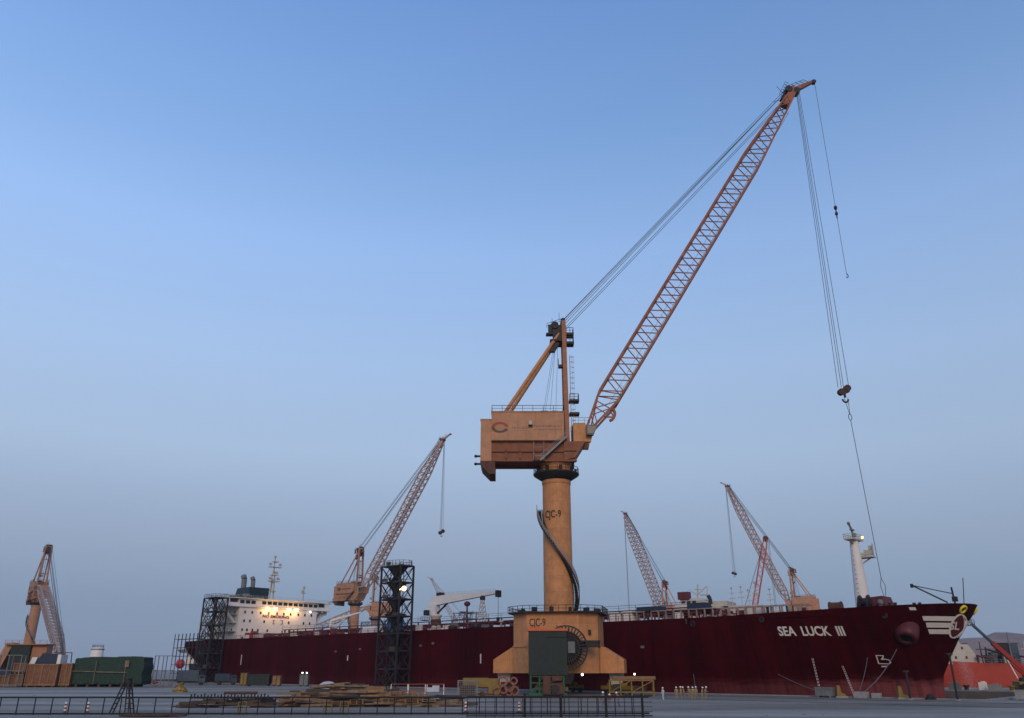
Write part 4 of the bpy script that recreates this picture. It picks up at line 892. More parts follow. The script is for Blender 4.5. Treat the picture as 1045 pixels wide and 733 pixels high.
b = MB(); b.box((cx + .9, cy2 - 1.25, cz + .1), (1.3, .5, 2.0)); b.box((cx + .9, cy2 - 1.55, cz + .2), (.8, .12, .9)); b.build('reel_motor', GREYBOX, reel)
b = MB(); b.span(4.6, 9.2, -10.2, -8.9, 9.2, 9.6); b.bar((4.8, -10, 8.2), (4.8, -10, 9.3), .2); b.bar((9, -10, 8.2), (9, -10, 9.3), .2); b.span(4.6, 9.2, -10.1, -9.9, 8.4, 9.2); b.v = [cb_(v) for v in b.v]; b.build('service_step', DARK, c9)
a12 = R(-12)
def onbase(x0, z0, yf=-8.43):
    return lambda x, y, l: cb_((x0 + x, yf - l, z0 + y))
text('CJC-9', 2.1, onbase(-4.6, 12.3), 'base_lettering', MARK, c9, .006, .62, .03)
text('20-22', 1.3, onbase(.6, 11.5), 'base_lettering', MARKR, c9, .01, .9, .03)
b = MB()
for (x, z) in ((-2.6, 11.2), (7.0, 11.2)): b.v += []; b.box(cb_((x, -8.5 if x < 5 else -6.9, z)), (.5, .3, .9), a12)
b.build('base_vent', DARK, c9)
b = MB(); b.ball((3.4, -12.4, 3.6), .22, 8); b.ball((14.6, -1.5, 3.6), .18, 8); b.build('work_lamp', LAMPW, c9)

far = [('orange crane standing behind the hull between the white block and the dark scaffold tower', (-102, 545, 0), R(-33), R(56), ORANGEF, BOOMP, 84, 1.6, True, 1.15),
       ('pale pinkish crane with its wide jib leaning left, nearest the big crane column', (140, 758, 0), R(117), R(62), ORANGEP, BOOMP, 20, 1.5, True, 1.7),
       ('pale pinkish crane whose long jib crosses the slim red lattice boom', (224, 658, 0), R(135), R(66), ORANGEP, BOOMP, 79, 1.5, True, 1.15),
       ('leftmost crane, its grey jib lowered to the ground behind the timber crates', (-304, 536, 0), R(-51), R(-24.5), ORANGEF, BOOMG, 5, 1.5, False, 1.2),
       ('hazy crane partly hidden behind the dark scaffold tower, its jib lowered', (-116, 713, 0), R(178), R(-22), ORANGEF, BOOMG, 60, 1.2, False, 1),
       ('most distant crane, only its thin pale jib tip showing above the white deck crane', (-72, 1400, 0), R(178), R(58), ORANGEP, BOOMG, 60, 1.2, False, 1.2)]
for lb, loc, yw, lf, pm, bm_, hk, rw_, hs, ft in far:
    jib_crane(lb, loc, yw, lf, R(-12), None, pm, None, bm_, hk, 'jib cranes of the shipyard', rw=rw_, slew_hook=hs, fat=ft)

# slim red-and-white lattice boom of a crawler crane behind the ship
def crawler_crane(label, loc, yaw, luff, L, hook):
    root = thing('crawler_crane', label, 'crane', loc, yaw)
    b = MB()
    for s_ in (-1, 1): b.box((0, s_ * 3, .9), (9, 1.2, 1.8)); b.bar((4.5, s_ * 3 - .6, .9), (4.5, s_ * 3 + .6, .9), 1.8, n=14); b.bar((-4.5, s_ * 3 - .6, .9), (-4.5, s_ * 3 + .6, .9), 1.8, n=14)
    b.build('crawler_track', DARK, root)
    b = MB(); b.span(-7, 3, -1.8, 1.8, 2, 4.6); b.span(-8, -5.6, -2.4, 2.4, 2, 5.4); b.build('upper_body', RED, root)
    b = MB(); b.span(1, 3.4, 1.9, 3.3, 2.4, 4.9); b.build('cab', CREAM, root)
    b = MB(); h = 1.15; n = int(L / 2.6)
    for i in (-1, 1):
        for j in (-1, 1): b.bar((0, j * h * .6, 0), (4, j * h, i * h), .34); b.bar((4, j * h, i * h), (L - 4, j * h, i * h), .34); b.bar((L - 4, j * h, i * h), (L, j * h * .5, i * h * .4), .34)
    for k in range(n):
        s0 = 4 + (L - 8) * k / n; s1 = 4 + (L - 8) * (k + 1) / n; sg = 1 if k % 2 else -1
        for j in (-1, 1): b.bar((s0, j * h, sg * h), (s1, j * h, -sg * h), .22)
        for i in (-1, 1): b.bar((s0, sg * h, i * h), (s1, -sg * h, i * h), .22)
    bo = b.build('boom', mat('boom_pale_red', (.46, .13, .11), .7, var=.4, scale=.25, rust=.8, rustc=(.5, .42, .38), bump=0), root, (2.2, 0, 3), (0, -luff, 0))
    b = MB(); b.box((L, 0, 0), (2.4, 1.6, 2.2)); b.bar((L + .6, -.9, .4), (L + .6, .9, .4), 1.8, n=12); b.build('boom_head', RUSTY, bo)
    tz = 3 + L * math.sin(luff); tx = 2.2 + L * math.cos(luff)
    b = MB(); b.bar((tx + 1, 0, tz), (tx + 1, 0, hook), .14); b.bar((tx + 1.6, 0, tz), (tx + 1.6, 0, hook), .14); b.bar((tx, 0, tz + 1), (-6, 0, 5), .16); b.bar((tx, .6, tz + 1), (-6, .6, 5), .16); b.build('wire_rope', ROPE, root)
    b = MB(); b.box((tx + 1.3, 0, hook - 1), (1.4, 1, 2.4)); b.build('hook_block', DARK, root)
    return root
crawler_crane('slim reddish lattice boom leaning right and crossing the pale jib above the bow lettering', (111, 420, 0), R(-5), R(75), 66, 30)

# ------------------------------------------------------------------ scaffold towers by the hull
def scaffold_tower(label, t, o_, w_, d_, top, ring=False):
    p = S(t, o_); root = thing('scaffold_tower', label, 'scaffold', p, SHIP_RZ)
    b = MB(); nx_, ny_ = 2, 1; hz = 4.25; nz = int(top / hz); rr = random.Random(int(t)); hz = top / nz
    xs = [lerp(-w_ / 2, w_ / 2, i / nx_) for i in range(nx_ + 1)]; ys = [lerp(-d_ / 2, d_ / 2, i / ny_) for i in range(ny_ + 1)]
    for x in xs:
        for y in ys: b.bar((x, y, 0), (x, y, top), .17 if abs(x) < w_ / 2 - .1 else .42)
    b.build('standard', DARK, root)
    b = MB(); dk = MB()
    for k in range(1, nz + 1):
        z = k * hz; z0 = z - hz; zm = z - hz / 2
        for y in ys: b.bar((xs[0], y, z), (xs[-1], y, z), .34); b.bar((xs[0], y, z + 1.1), (xs[-1], y, z + 1.1), .10) if z < top else None
        for x in xs: b.bar((x, ys[0], z), (x, ys[-1], z), .26)
        for y in ys:
            for a_, c_2 in zip(xs, xs[1:]): b.bar((a_, y, z0), (c_2, y, z), .17); b.bar((c_2, y, z0), (a_, y, z), .17)
        for x in (xs[0], xs[-1]): b.bar((x, ys[0], z0), (x, ys[-1], z), .15); b.bar((x, ys[-1], z0), (x, ys[0], z), .15)
        dk.box((rr.uniform(-.4, .4), 0, z + .2), (w_ - rr.uniform(.2, 1.2), d_ * .92, .12))
        s_ = 1 if k % 2 else -1; dk.bar((-s_ * w_ * .3, -.3, z0 + .2), (s_ * w_ * .3, -.3, z + .1), .9, .16); b.bar((-s_ * w_ * .3, -.8, z0 + 1.2), (s_ * w_ * .3, -.8, z + 1.2), .12)
        for _ in range(3):
            x = rr.uniform(-w_ / 2.4, w_ / 2.4); b.bar((x, ys[0] - .2, z0 + rr.uniform(0, 1.5)), (x + rr.uniform(-1, 1), ys[0] - .2, z0 + rr.uniform(2, 4.4)), .12)
        if rr.random() < .6: dk.box((rr.uniform(-w_ / 3, w_ / 3), ys[0], z + .7), (rr.uniform(1, 2.8), .1, rr.uniform(.6, 1.3)))
    b.build('bracing', DARK, root); dk.build('deck_boards', PLANK3, root)
    b = MB()
    r_ = w_ * .58
    if ring:
        q = [(r_ * math.cos(2 * math.pi * i / 12), d_ / w_ * 1.2 * r_ * math.sin(2 * math.pi * i / 12), top) for i in range(12)]
        b.slab([(x, y) for x, y, z in q], top, top + .2); railing(b, [(x, y, top + .2) for x, y, z in q], 1.2, 1.2, .08, closed=True)
    else:
        q = [(xs[0], ys[0], top), (xs[-1], ys[0], top), (xs[-1], ys[-1], top), (xs[0], ys[-1], top)]; b.slab([(x, y) for x, y, z in q], top, top + .15); railing(b, [(x, y, top + .15) for x, y, z in q], 1.2, 1.5, .08, closed=True)
    b.build('top_platform', GREYST, root)
    return root
st1 = scaffold_tower('tall dark scaffold tower with round railed top and an orange lamp', 136.2, 30.0, 8.3, 4.6, 31.2, True)
# inner funnel-shaped chute carried by the tower
b = MB()
for k in range(5):
    z = 10.4 + k * 4.25; b.lathe((0, 0, z), [(.5, 0), (1.2, 1.4), (2.9, 3.6), (3.0, 3.9)], 8, False)
b.build('debris_chute', DARK, st1)
b = MB(); b.bar((4.4, -2.5, 24.6), (5.8, -2.5, 24.9), .2); b.ball((6.1, -2.5, 24.8), .62, 10); b.build('floodlight', LAMPM, st1)
scaffold_tower('dark scaffold tower at the stern of the maroon ship, left of its white block', 241.5, 27.5, 8.2, 5, 28.5)
# staging on the hull side behind the tower
for i in range(8):
    t = 252 + i * 3; p = S(t, 23.6 + .8); b.bar((p.x, p.y, -10.9), (p.x, p.y, 17), .22)
    p2 = S(t, 25.8); b.bar((p2.x, p2.y, -10.9), (p2.x, p2.y, 17), .22)
for z in (-6, -3, .4, 3, 6, 9, 12, 15):
    for o_ in (24.4, 25.8): p, q = S(252, o_), S(273, o_); b.bar((p.x, p.y, z), (q.x, q.y, z), .18)
tag(b.build('hull_staging', DARK), 'dark pole staging against the stern quarter of the maroon hull', 'scaffold')

# ------------------------------------------------------------------ other ships
def small_ship(label, loc, rz, L, Bm, h, hullm, group=None, extra=None):
    root = thing('moored_ship', label, 'ship', loc, rz, group); b = MB()
    zl2 = [-5, 0, h * .5, h]; ts = [0, .01, .03, .06, .1, .15, .22, .3, .5, .8, .95, 1]
    for sg in (1, -1):
        vs = []
        for z in zl2:
            for t in ts:
                k = min(1, t / .22); w2 = Bm / 2 * (1 - (1 - k) ** 2) ** .6 * (1 - (.3 if z < 1 else .08) * max(0, (t - .85) / .15)); st = (h - z) * .35 * max(0, 1 - t / .3)
                vs.append((L / 2 - t * L - st, sg * w2, z + (1.5 * max(0, 1 - t / .12) if z == h else 0)))
        m = len(ts); f = [(j * m + i, j * m + i + 1, (j + 1) * m + i + 1, (j + 1) * m + i) for j in range(3) for i in range(m - 1)]
        b.add(vs, f if sg < 0 else [q[::-1] for q in f], True); 
        if sg > 0: a1 = vs
        else: a2 = vs
    m = len(ts)
    for i in range(m - 1): b.add([a1[3 * m + i], a1[3 * m + i + 1], a2[3 * m + i + 1], a2[3 * m + i]], [(0, 1, 2, 3)])
    for j in range(3): b.add([a1[j * m + m - 1], a2[j * m + m - 1], a2[(j + 1) * m + m - 1], a1[(j + 1) * m + m - 1]], [(0, 1, 2, 3)])
    b.build('hull', hullm, root); return root
rs = small_ship('orange red ship with white deckhouse, seen past the bow of the maroon tanker', (213, 240, 0), R(180 - 5.6), 208, 30, 5.9, REDSHIP)
# local frame: +x points left in the picture; near side is local +y
def rbox(name, x0, x1, y0, y1, z0, z1, m, parent): return MB().span(x0, x1, y0, y1, z0, z1).build(name, m, parent)
b = MB(); b.hexa([(82, -8, 5.8), (103, -8, 5.8), (103, 10, 5.8), (82, 10, 5.8), (85, -8, 11.0), (103, -8, 11.0), (103, 10, 11.0), (85, 10, 11.0)]); b.hexa([(86, -6, 11), (98, -6, 11), (98, 8, 11), (86, 8, 11), (88, -6, 14.2), (97, -6, 14.2), (97, 8, 14.2), (88, 8, 14.2)])
dh = b.build('deckhouse', CREAM, rs)
for x in (85.5, 88.3, 91, 94, 97, 100):
    for z in (7.5, 10): MB().box((x + (z - 5.8) * .3, 10.02, z), (.55, .12, .7)).build('porthole', GLASS, dh)
for x in (86.5, 88.5, 90.5, 92.5): MB().box((x, 8.02, 13.2), (1.3, .12, .8)).build('window', GLASS, dh)
b = MB(); b.bar((90, 2, 14), (90, 2, 17), .3); b.box((90, 2, 15.8), (.6, 2.6, .3)); b.ball((86, 2, 15.3), .8, 10); b.box((92.5, 3, 15), (1.4, 1, 1.2)); b.build('mast', GREYBOX, rs)
rr = random.Random(11)
for i in range(80):
    x = rr.uniform(20, 82); y = rr.uniform(2, 13); h = rr.choice((1.6, 2.2, 3, 4, 5.5)); b = MB()
    if i % 3 == 0: b.bar((x, y, 5.8), (x + rr.uniform(-.6, .6), y, 5.8 + h * 1.5), .35, a2=.2); b.box((x, y, 5.8 + h), (rr.uniform(1, 3.4), .4, .25)); nm = 'deck_post'
    elif i % 3 == 1: b.box((x, y, 5.8 + h / 2), (rr.uniform(1, 3), 2, h)); b.box((x, y, 5.86 + h), (3, 2.2, .15)); nm = 'deck_box'
    else: b.bar((x - 2, y, 5.8 + h * .5), (x + 2, y, 5.8 + h * .7), .5, n=8); b.bar((x - 2, y, 5.8), (x - 2, y, 5.8 + h * .6), .3); b.bar((x + 2, y, 5.8), (x + 2, y, 5.8 + h * .8), .3); nm = 'deck_pipe'
    b.build(nm, rr.choice((GREYBOX, DARK, SLATE, RUSTY, CREAM)), rs)
b = MB(); railing(b, [(20, 14.6, 5.9), (84, 14.6, 5.9)], 1.1, 2.5, .07); b.build('ship_railing', GREYST, rs)
# stern ship: small white vessel left of the tanker
ws = small_ship('small white and navy ship with a red ball buoy beyond the tanker stern', (-111, 421, 0), R(-122), 110, 22, 5.2, NAVY)
b = MB(); b.span(38, 50, -9, 9, 5, 11.2); b.hexa([(40, -12, 11.2), (52, -12, 11.2), (52, 11, 11.2), (40, 11, 11.2), (38, -12, 12.6), (54, -12, 12.6), (54, 11, 12.6), (38, 11, 12.6)]); b.span(36, 46, -6, 8, 12.6, 16.6)
wd = b.build('deckhouse', WHITE, ws)
for y in (-6, -3, 0, 3, 6): MB().box((50.05, y, 8.8), (.12, .8, .8)).build('porthole', GLASS, wd); MB().box((46.06, y + .6, 14.8), (.12, 1.8, 1)).build('window', GLASS, wd)
MB().hexa([(34, -3, 12.6), (39, -3, 12.6), (39, 4, 12.6), (34, 4, 12.6), (34, -2, 22.5), (37.5, -2, 22.5), (37.5, 3, 22.5), (34, 3, 22.5)]).build('funnel', TEALD, ws)
b = MB(); b.poly([(36, 0, 16), (36, 0, 25)], .2); b.bar((36, 5, 20), (43, 9, 23), .3); b.box((43, 9, 23), (1.4, 1, 1)); b.build('mast', GREYBOX, ws)
MB().ball((53, -9.5, 6.6), 2.0, 16).build('buoy', mat('red_buoy', (.45, .05, .07), .6, bump=0), ws)
# cream ship beyond the tanker's foredeck
cs = small_ship('cream ship whose bridge shows above the tanker deck between the pale cranes', (114, 351, 0), R(-30), 130, 26, 12, NAVY)
b = MB(); b.span(-46, -24, -10, 10, 12, 29.5); b.hexa([(-45, -9, 29.5), (-27, -9, 29.5), (-27, 9, 29.5), (-45, 9, 29.5), (-42, -6, 33.2), (-33, -6, 33.2), (-33, 6, 33.2), (-42, 6, 33.2)]); b.span(-33, -22, -7, 7, 29.5, 31.6)
cd = b.build('deckhouse', CREAM, cs)
MB().span(-43.5, -38.5, -7.4, -4, 32.8, 36).build('bridge_box', MAROON, cs)
for x in (-41, -38.6, -36.2): MB().box((x, -7.4, 31.6), (1.5, .9, 1.0)).build('window', GLASS, cd)
for x in (-43, -39, -35, -31, -27): MB().box((x, -10.05, 26), (1.3, .12, 1)).build('window', GLASS, cd)
b = MB(); b.bar((-37, 0, 33), (-36.4, 0, 39.5), .5); b.bar((-37, 0, 35), (-32.5, 0, 38.6), .35); b.bar((-37, 0, 35), (-40.5, 0, 37.5), .35); b.box((-36.6, 0, 37.4), (3.2, .5, .3)); b.bar((-33, 0, 31), (-32.2, 0, 38.4), .3); b.box((-34, 0, 35), (3, 2, .4)); b.build('mast', CREAM, cs)
b = MB(); b.poly([(-29, -7.6, 29.5), (-29, -7.6, 32.6), (-29.8, -7.6, 34)], .8, 10); b.build('exhaust_pipe', DARK, cs)
for (x, h) in ((-17, 37.5), (-14, 36.0), (-11, 39), (-21, 37.2), (-5, 36)):
    b = MB(); b.bar((x, -2, 12), (x, -2, h), .4, a2=.2); b.box((x, -2, h - 2.2), (2.0, .3, .3)); b.box((x, -2, h - 4.4), (2.9, .3, .3)); b.ball((x, -2, h), .5, 8); b.build('signal_mast', CREAM, cs)
b = MB(); b.span(-22, -8, -6, 4, 12, 29.6); b.build('wheelhouse', CREAM, cs)

# ------------------------------------------------------------------ quay clutter
# green netted stack and timber crates on the left
p = (-110.9, 240, 0)
t = thing('netted_cargo_stack', 'big long cargo block draped in dark green netting, right of the timber crates', 'covered cargo', p, R(4))
b = MB(); nx_, nz_ = 40, 12; W_, H_, D_ = 18.4, 7.7, 8; rr = random.Random(2); prof = [rr.uniform(-.08, .08) for _ in range(nx_ + 1)]
def netsurf(b, y, flip):
    vs = []
    for j in range(nz_ + 1):
        for i in range(nx_ + 1):
            k = j / nz_; x = lerp(-W_ / 2, W_ / 2, i / nx_); zt = H_ + prof[i] - .12 * math.cos(x * .7) - (.2 if i in (0, nx_) else 0) - .3 * max(0, -x / 9)
            yo = .18 * math.sin(i * 1.3 + j * .4) * (1 - k) + rr.uniform(-.05, .05)
            vs.append((x + .15 * math.sin(j), y + (yo if y < 0 else -yo) + (.5 * k * k if y < 0 else -.5 * k * k), lerp(.75 + .2 * math.sin(i * .9), zt, k)))
    f = [(j * (nx_ + 1) + i, j * (nx_ + 1) + i + 1, (j + 1) * (nx_ + 1) + i + 1, (j + 1) * (nx_ + 1) + i) for j in range(nz_) for i in range(nx_)]
    b.add(vs, f[::1] if not flip else [q[::-1] for q in f], True); return vs
v1 = netsurf(b, -D_ / 2, False); v2 = netsurf(b, D_ / 2, True); m = nx_ + 1
for i in range(nx_): b.add([v1[nz_ * m + i], v1[nz_ * m + i + 1], v2[nz_ * m + i + 1], v2[nz_ * m + i]], [(0, 1, 2, 3)])
for i in (0, nx_): 
    for j in range(nz_): b.add([v1[j * m + i], v2[j * m + i], v2[(j + 1) * m + i], v1[(j + 1) * m + i]], [(0, 1, 2, 3)])
b.build('netting', NET, t)
b = MB(); b.span(-9, 9, -3.6, 3.6, .6, 1.3)
for x in (-8, -5, -2, 1, 4, 7): b.box((x, 0, .3), (.6, 7.4, .6))
b.build('skid', PLANK3, t)
b = MB()
for x0, x1, z in ((-9.2, -3.4, 4.0), (-3, 5.2, 3.8)): b.bar((x0, -4.35, z), (x1, -4.35, z - .15), .22)
for x in (-3.3, 4.6): b.bar((x, -4.3, .8), (x, -4.3, 6.6), .14)
b.box((4.9, -4.35, 5.9), (1.1, .12, 1.6)); b.build('lashing', PLANK, t)
def crate(loc, rz, d, label, group='timber crates'):
    t = thing('timber_crate', label, 'crate', loc, rz, group); a, c, h = d
    MB().span(-a / 2, a / 2, -c / 2, c / 2, .35, h).build('panelling', WOOD, t)
    b = MB(); n = max(2, int(a / 1.9))
    for i in range(n + 1):
        x = lerp(-a / 2 + .12, a / 2 - .12, i / n); b.box((x, -c / 2 - .08, h / 2 + .15), (.26, .16, h - .25)); b.box((x, c / 2 + .08, h / 2 + .15), (.26, .16, h - .25))
    for z in (.55, h - .2): b.box((0, -c / 2 - .19, z), (a, .14, .3))
    for i in range(n): b.box((lerp(-a / 2 + .8, a / 2 - .8, i / max(1, n - 1)), 0, .17), (.3, c, .34))
    b.build('battens', PLANK2, t); return t
crate((-127.2, 236, 0), R(3), (8.2, 6, 5.8), 'widest brown timber crate, directly left of the green netted cargo')
crate((-121.4, 237, 0), R(3), (2.8, 5, 6.0), 'narrow tall timber crate squeezed against the green netted cargo')
crate((-133.6, 235.4, 0), R(3), (3.7, 5, 3.3), 'lower of the two crates stacked at the left end of the crate row', 'timber crates')
crate((-133.4, 235.4, 3.32), R(3), (3.4, 4.6, 2.8), 'crate stacked on top of another at the left end of the crate row', 'timber crates')
crate((-137.2, 235, 0), R(3), (3.0, 4, 3.0), 'smallest timber crate, leftmost of the row')
t = thing('steel_skip', 'dark navy steel bin with white end panels on the timber crates', 'bin', (-126.6, 236, 5.83), R(3))
b = MB(); b.prism([(-3.4, 0), (2.3, 0), (2.3, 2.6), (-1.8, 2.6)], -2, 2); b.build('body', NAVY, t)
b = MB(); b.prism([(-4.9, 0), (-3.45, 0), (-2.9, 1.7), (-4.3, 1.7)], -2, 2); b.span(2.35, 3.3, -2, 2, 0, 2.4); b.build('end_panel', WHITE, t)
b = MB(); b.bar((-2, -2.05, 2.75), (6.0, -2.05, 2.9), .2); b.bar((6.0, -2.05, 2.9), (6.2, -2.05, 0.25), .2); b.build('handling_frame', RUSTY, t)
# staging frames around the crates
def frame(label, p, W, H, D, n, rz=0):
    t = thing('staging_frame', label, 'scaffold', p, rz, 'staging frames on the quay'); b = MB()
    for i in range(n + 1):
        x = lerp(-W / 2, W / 2, i / n)
        for y in (-D / 2, D / 2): b.bar((x, y, 0), (x, y, H), .2)
        for z in (H * .5, H): b.bar((x, -D / 2, z), (x, D / 2, z), .14)
    for z in (.5, H * .52, H):
        for y in (-D / 2, D / 2): b.bar((-W / 2, y, z), (W / 2, y, z), .16)
    b.build('poles', GREYST, t); MB().box((0, 0, .2), (W, D, .12)).build('board', PLANK, t); return t
frame('pale pole frame standing in front of the leftmost timber crates', (-134.6, 230.5, 0), 6.6, 8.0, 2.0, 2, R(2))
frame('tall open pole frame between the green netted cargo and the yellow heap', (-98.2, 243, 0), 4.6, 8.0, 3, 2, R(4))
# white tank behind the netting, dark plant at the far left
t = thing('storage_tank', 'round white storage tank top showing above the green netted cargo', 'tank', (-129, 266, 0))
b = MB(); b.lathe((0, 0), [(1.85, 0), (1.85, 10.4), (1.4, 10.8), (.1, 10.9)], 28); b.build('shell', WHITE, t)
b = MB(); b.cyl((0, 0), 1.95, 10.1, 10.4, 28); railing(b, [(1.6 * math.cos(2 * math.pi * i / 10), 1.6 * math.sin(2 * math.pi * i / 10), 10.7) for i in range(10)], .8, 2, .05, closed=True); b.build('rim', GREYST, t)
t = thing('plant_house', 'tall dark green plant housing at the left edge behind the timber crates', 'machine housing', (-145.5, 255, 0), R(5))
b = MB(); b.span(-2.5, 3, -3, 3, 4, 11.2); b.span(-2.5, 3, -3, 3, 0, 3.2); b.build('housing', GREEN, t)
b = MB(); b.span(-.5, 2.6, -3.06, -2.98, 9.4, 10.3); b.span(-2, 3, -3.04, -2.98, 6, 7); b.build('louvre', DARK, t)
b = MB(); b.hexa([(-9, -2, 0), (-6.6, -2, 0), (-6.6, 2, 0), (-9, 2, 0), (-4.6, -2, 11.8), (-2.55, -2, 11.8), (-2.55, 2, 11.8), (-4.6, 2, 11.8)]); b.build('inclined_leg', ORANGEF, t)
b = MB(); b.span(-4.4, 7.4, -3.3, 3.2, 11.2, 11.5); railing(b, [(-4.4, -3.2, 11.5), (7.4, -3.2, 11.5)], 1.0, 2, .07); b.span(3.02, 7.2, -2, 2, 0, 11.2); b.build('top_platform', mat('tan_steel', (.33, .16, .09), .7, bump=0, var=.2), t)
def truck(label, p, rz, m, L=7, H=3.0):
    t = thing('lorry', label, 'lorry', p, rz); MB().span(-L / 2, L / 2 - 2, -1.2, 1.2, 1.1, H).build('cargo_body', m, t)
    b = MB(); b.prism([(L / 2 - 1.9, .7), (L / 2, .7), (L / 2, 1.8), (L / 2 - .4, 2.8), (L / 2 - 1.9, 2.8)], -1.1, 1.1); c = b.build('cab', m, t)
    b = MB(); b.prism([(L / 2 - 1.5, 1.9), (L / 2 - .15, 1.9), (L / 2 - .5, 2.6), (L / 2 - 1.5, 2.6)], -1.13, 1.13); b.build('window', GLASS, c)
    MB().span(-L / 2, L / 2, -.9, .9, .6, 1.05).build('chassis', DARK, t)
    for x in (-L / 2 + 1.3, L / 2 - 1.2):
        for y in (-1.05, 1.05): MB().bar((x, y - .16, .5), (x, y + .16, .5), 1.0, n=14, smooth=True).build('wheel', DARK, t)
    return t
truck('dark flatbed lorry at the left edge of the picture beside the crates', (-142.5, 238, 0), R(180), NAVY, 9, 4.6)
truck('slate blue box lorry parked before the stern scaffolding, right of the red car', (-97, 262, 0), R(10), SLATE, 8, 4.2)
truck('dark lorry parked by the stern scaffolding next to the tall yellow box', (-86.5, 262, 0), R(10), NAVY, 6.5, 3.2)
def car(label, p, rz, m):
    t = thing('parked_car', label, 'car', p, rz); MB().prism([(-2.2, .4), (2.2, .4), (2.25, .8), (1.2, .95), (-2.1, .98)], -.85, .85).build('body', m, t, bevel=.05)
    MB().prism([(-1.9, .98), (1.1, .95), (.5, 1.45), (-1.4, 1.48)], -.75, .75).build('cabin_glass', GLASS, t)
    for x in (-1.4, 1.4):
        for y in (-.75, .75): MB().bar((x, y - .1, .33), (x, y + .1, .33), .66, n=14, smooth=True).build('wheel', DARK, t)
car('small red car parked at the far left before the white ship', (-112, 268, 0), R(10), RED)

def openbox(name, label, cat, p, rz, d, m, group=None, m2=None):
    t = thing(name, label, cat, p, rz, group); a, c, h = d; w_ = .12
    b = MB(); b.span(-a / 2, a / 2, -c / 2, -c / 2 + w_, .25, h); b.span(-a / 2, a / 2, c / 2 - w_, c / 2, .25, h); b.span(-a / 2, -a / 2 + w_, -c / 2 + w_, c / 2 - w_, .25, h); b.span(a / 2 - w_, a / 2, -c / 2 + w_, c / 2 - w_, .25, h); b.span(-a / 2 + w_, a / 2 - w_, -c / 2 + w_, c / 2 - w_, .25, .4)
    b.build('body', m, t)
    b = MB(); n = max(2, int(a / .9))
    for i in range(n + 1): b.box((lerp(-a / 2 + .08, a / 2 - .08, i / n), -c / 2 - .05, h / 2 + .1), (.12, .1, h - .3))
    b.span(-a / 2 - .08, a / 2 + .08, -c / 2 - .14, -c / 2 - .002, h - .18, h + .03)
    for x in (-a / 2 + .4, a / 2 - .4): b.box((x, 0, .125), (.3, c, .25))
    b.build('ribs', m2 or DARK, t); return t
openbox('waste_skip', 'round-shouldered dark green skip on the quay left of the white-topped bin', 'skip', (-72.5, 248, 0), R(5), (6.2, 3, 3.2), GREEN, 'skips on the quay')
openbox('waste_skip', 'yellowish small skip tucked at the right end of the dark green skip', 'skip', (-67.6, 249, 0), R(5), (2.4, 2.4, 2.9), PLANK2, 'skips on the quay')
t = openbox('waste_skip', 'grey bin with two small white lamps on top, near the hull', 'skip', (-58.8, 245, 0), R(5), (2.6, 2.4, 3.3), GREYBOX, 'skips on the quay')
b = MB(); b.ball((-.6, -.6, 3.5), .2, 8); b.ball((.6, -.6, 3.5), .2, 8); b.build('lamp', LAMPW, t)
openbox('yellow_box', 'tall yellow steel box at the foot of the stern scaffold tower', 'box', (-79, 255, 0), R(8), (2.0, 2.2, 3.6), YELLOW)
t = thing('cable_heap', 'tangled heap of dull yellow slings and hose on the quay at left', 'heap', (-69.5, 182, 0)); rr = random.Random(9)
b = MB()
for i in range(60):
    a = rr.uniform(0, 6.28); r_ = rr.uniform(0, 1.5); h = max(.1, 2.0 * (1 - r_ / 1.7)); q = []
    for k in range(6): q.append((math.cos(a + k * .35) * r_ + rr.uniform(-.4, .4), math.sin(a + k * .35) * r_ + rr.uniform(-.3, .3), max(.08, h * rr.uniform(.3, 1))))
    b.poly(q, .07, 4)
b.build('slings', YELLOW, t); b = MB(); b.lathe((0, 0), [(1.5, 0), (1.2, .7), (.6, 1.2), (.1, 1.4)], 12); b.build('core', mat('dull_ochre', (.25, .17, .05), .9, var=.4, scale=2), t)
b = MB(); b.bar((-55.6, 168, .28), (-49.4, 169, .28), .45, n=10, smooth=True); b.bar((-55.2, 168.8, .25), (-50.4, 169.6, .25), .4, n=10, smooth=True)
tag(b.build('steel_pipes', RUSTY), 'short pair of rusty pipes lying on the open quay left of centre', 'pipes')
t = thing('dome_tent', 'small pale domed tarpaulin hump behind the timber pile', 'tarpaulin', (-39.5, 186, 0))
b = MB(); b.lathe((0, 0), [(1.7, .02), (1.65, .8), (1.3, 1.5), (.75, 1.95), (.05, 2.1)], 20); b.v = [(x * 1.35, y, z) for x, y, z in b.v]; b.build('cover', TARP, t)

# dark pile of pipes and dunnage with a ribbed top (x 185..285)
rr = random.Random(21)
t = thing('dunnage_pile', 'long low dark pile of dunnage with spiky top beside the timber pile', 'pile', (-36.0, 112, 0), R(3))
b = MB()
for i in range(46):
    x = rr.uniform(-5.6, 5.8); y = rr.uniform(-1.6, 1.6); L_ = rr.uniform(1.4, 5); a = rr.gauss(0, .14); z = rr.uniform(.1, 1.25) * (1 - abs(x) / 8.5)
    x0, x1 = max(-6.8, x - L_ / 2), min(6.8, x + L_ / 2)
    b.bar((x0, y, z), (x1, y + math.sin(a) * L_, z + rr.uniform(-.15, .15)), rr.uniform(.12, .3), n=rr.choice((4, 8)))
b.build('lengths', PLANK3, t)
b = MB()
for i in range(24): x = -5 + i * .42; b.bar((x, -.6, 1.05 + .1 * math.sin(i)), (x + .05, -.6, 1.55 + .12 * math.sin(i * 2.1)), .16); b.bar((x, -.6, 1.1), (x + .42, -.6, 1.15), .14)
for i in range(6): b.box((rr.uniform(-5, 6), rr.uniform(-1, 1), .7), (rr.uniform(.5, 1.4), .6, rr.uniform(.3, .8)), rr.uniform(0, 1))
b.build('ribbed_rack', DARK, t)
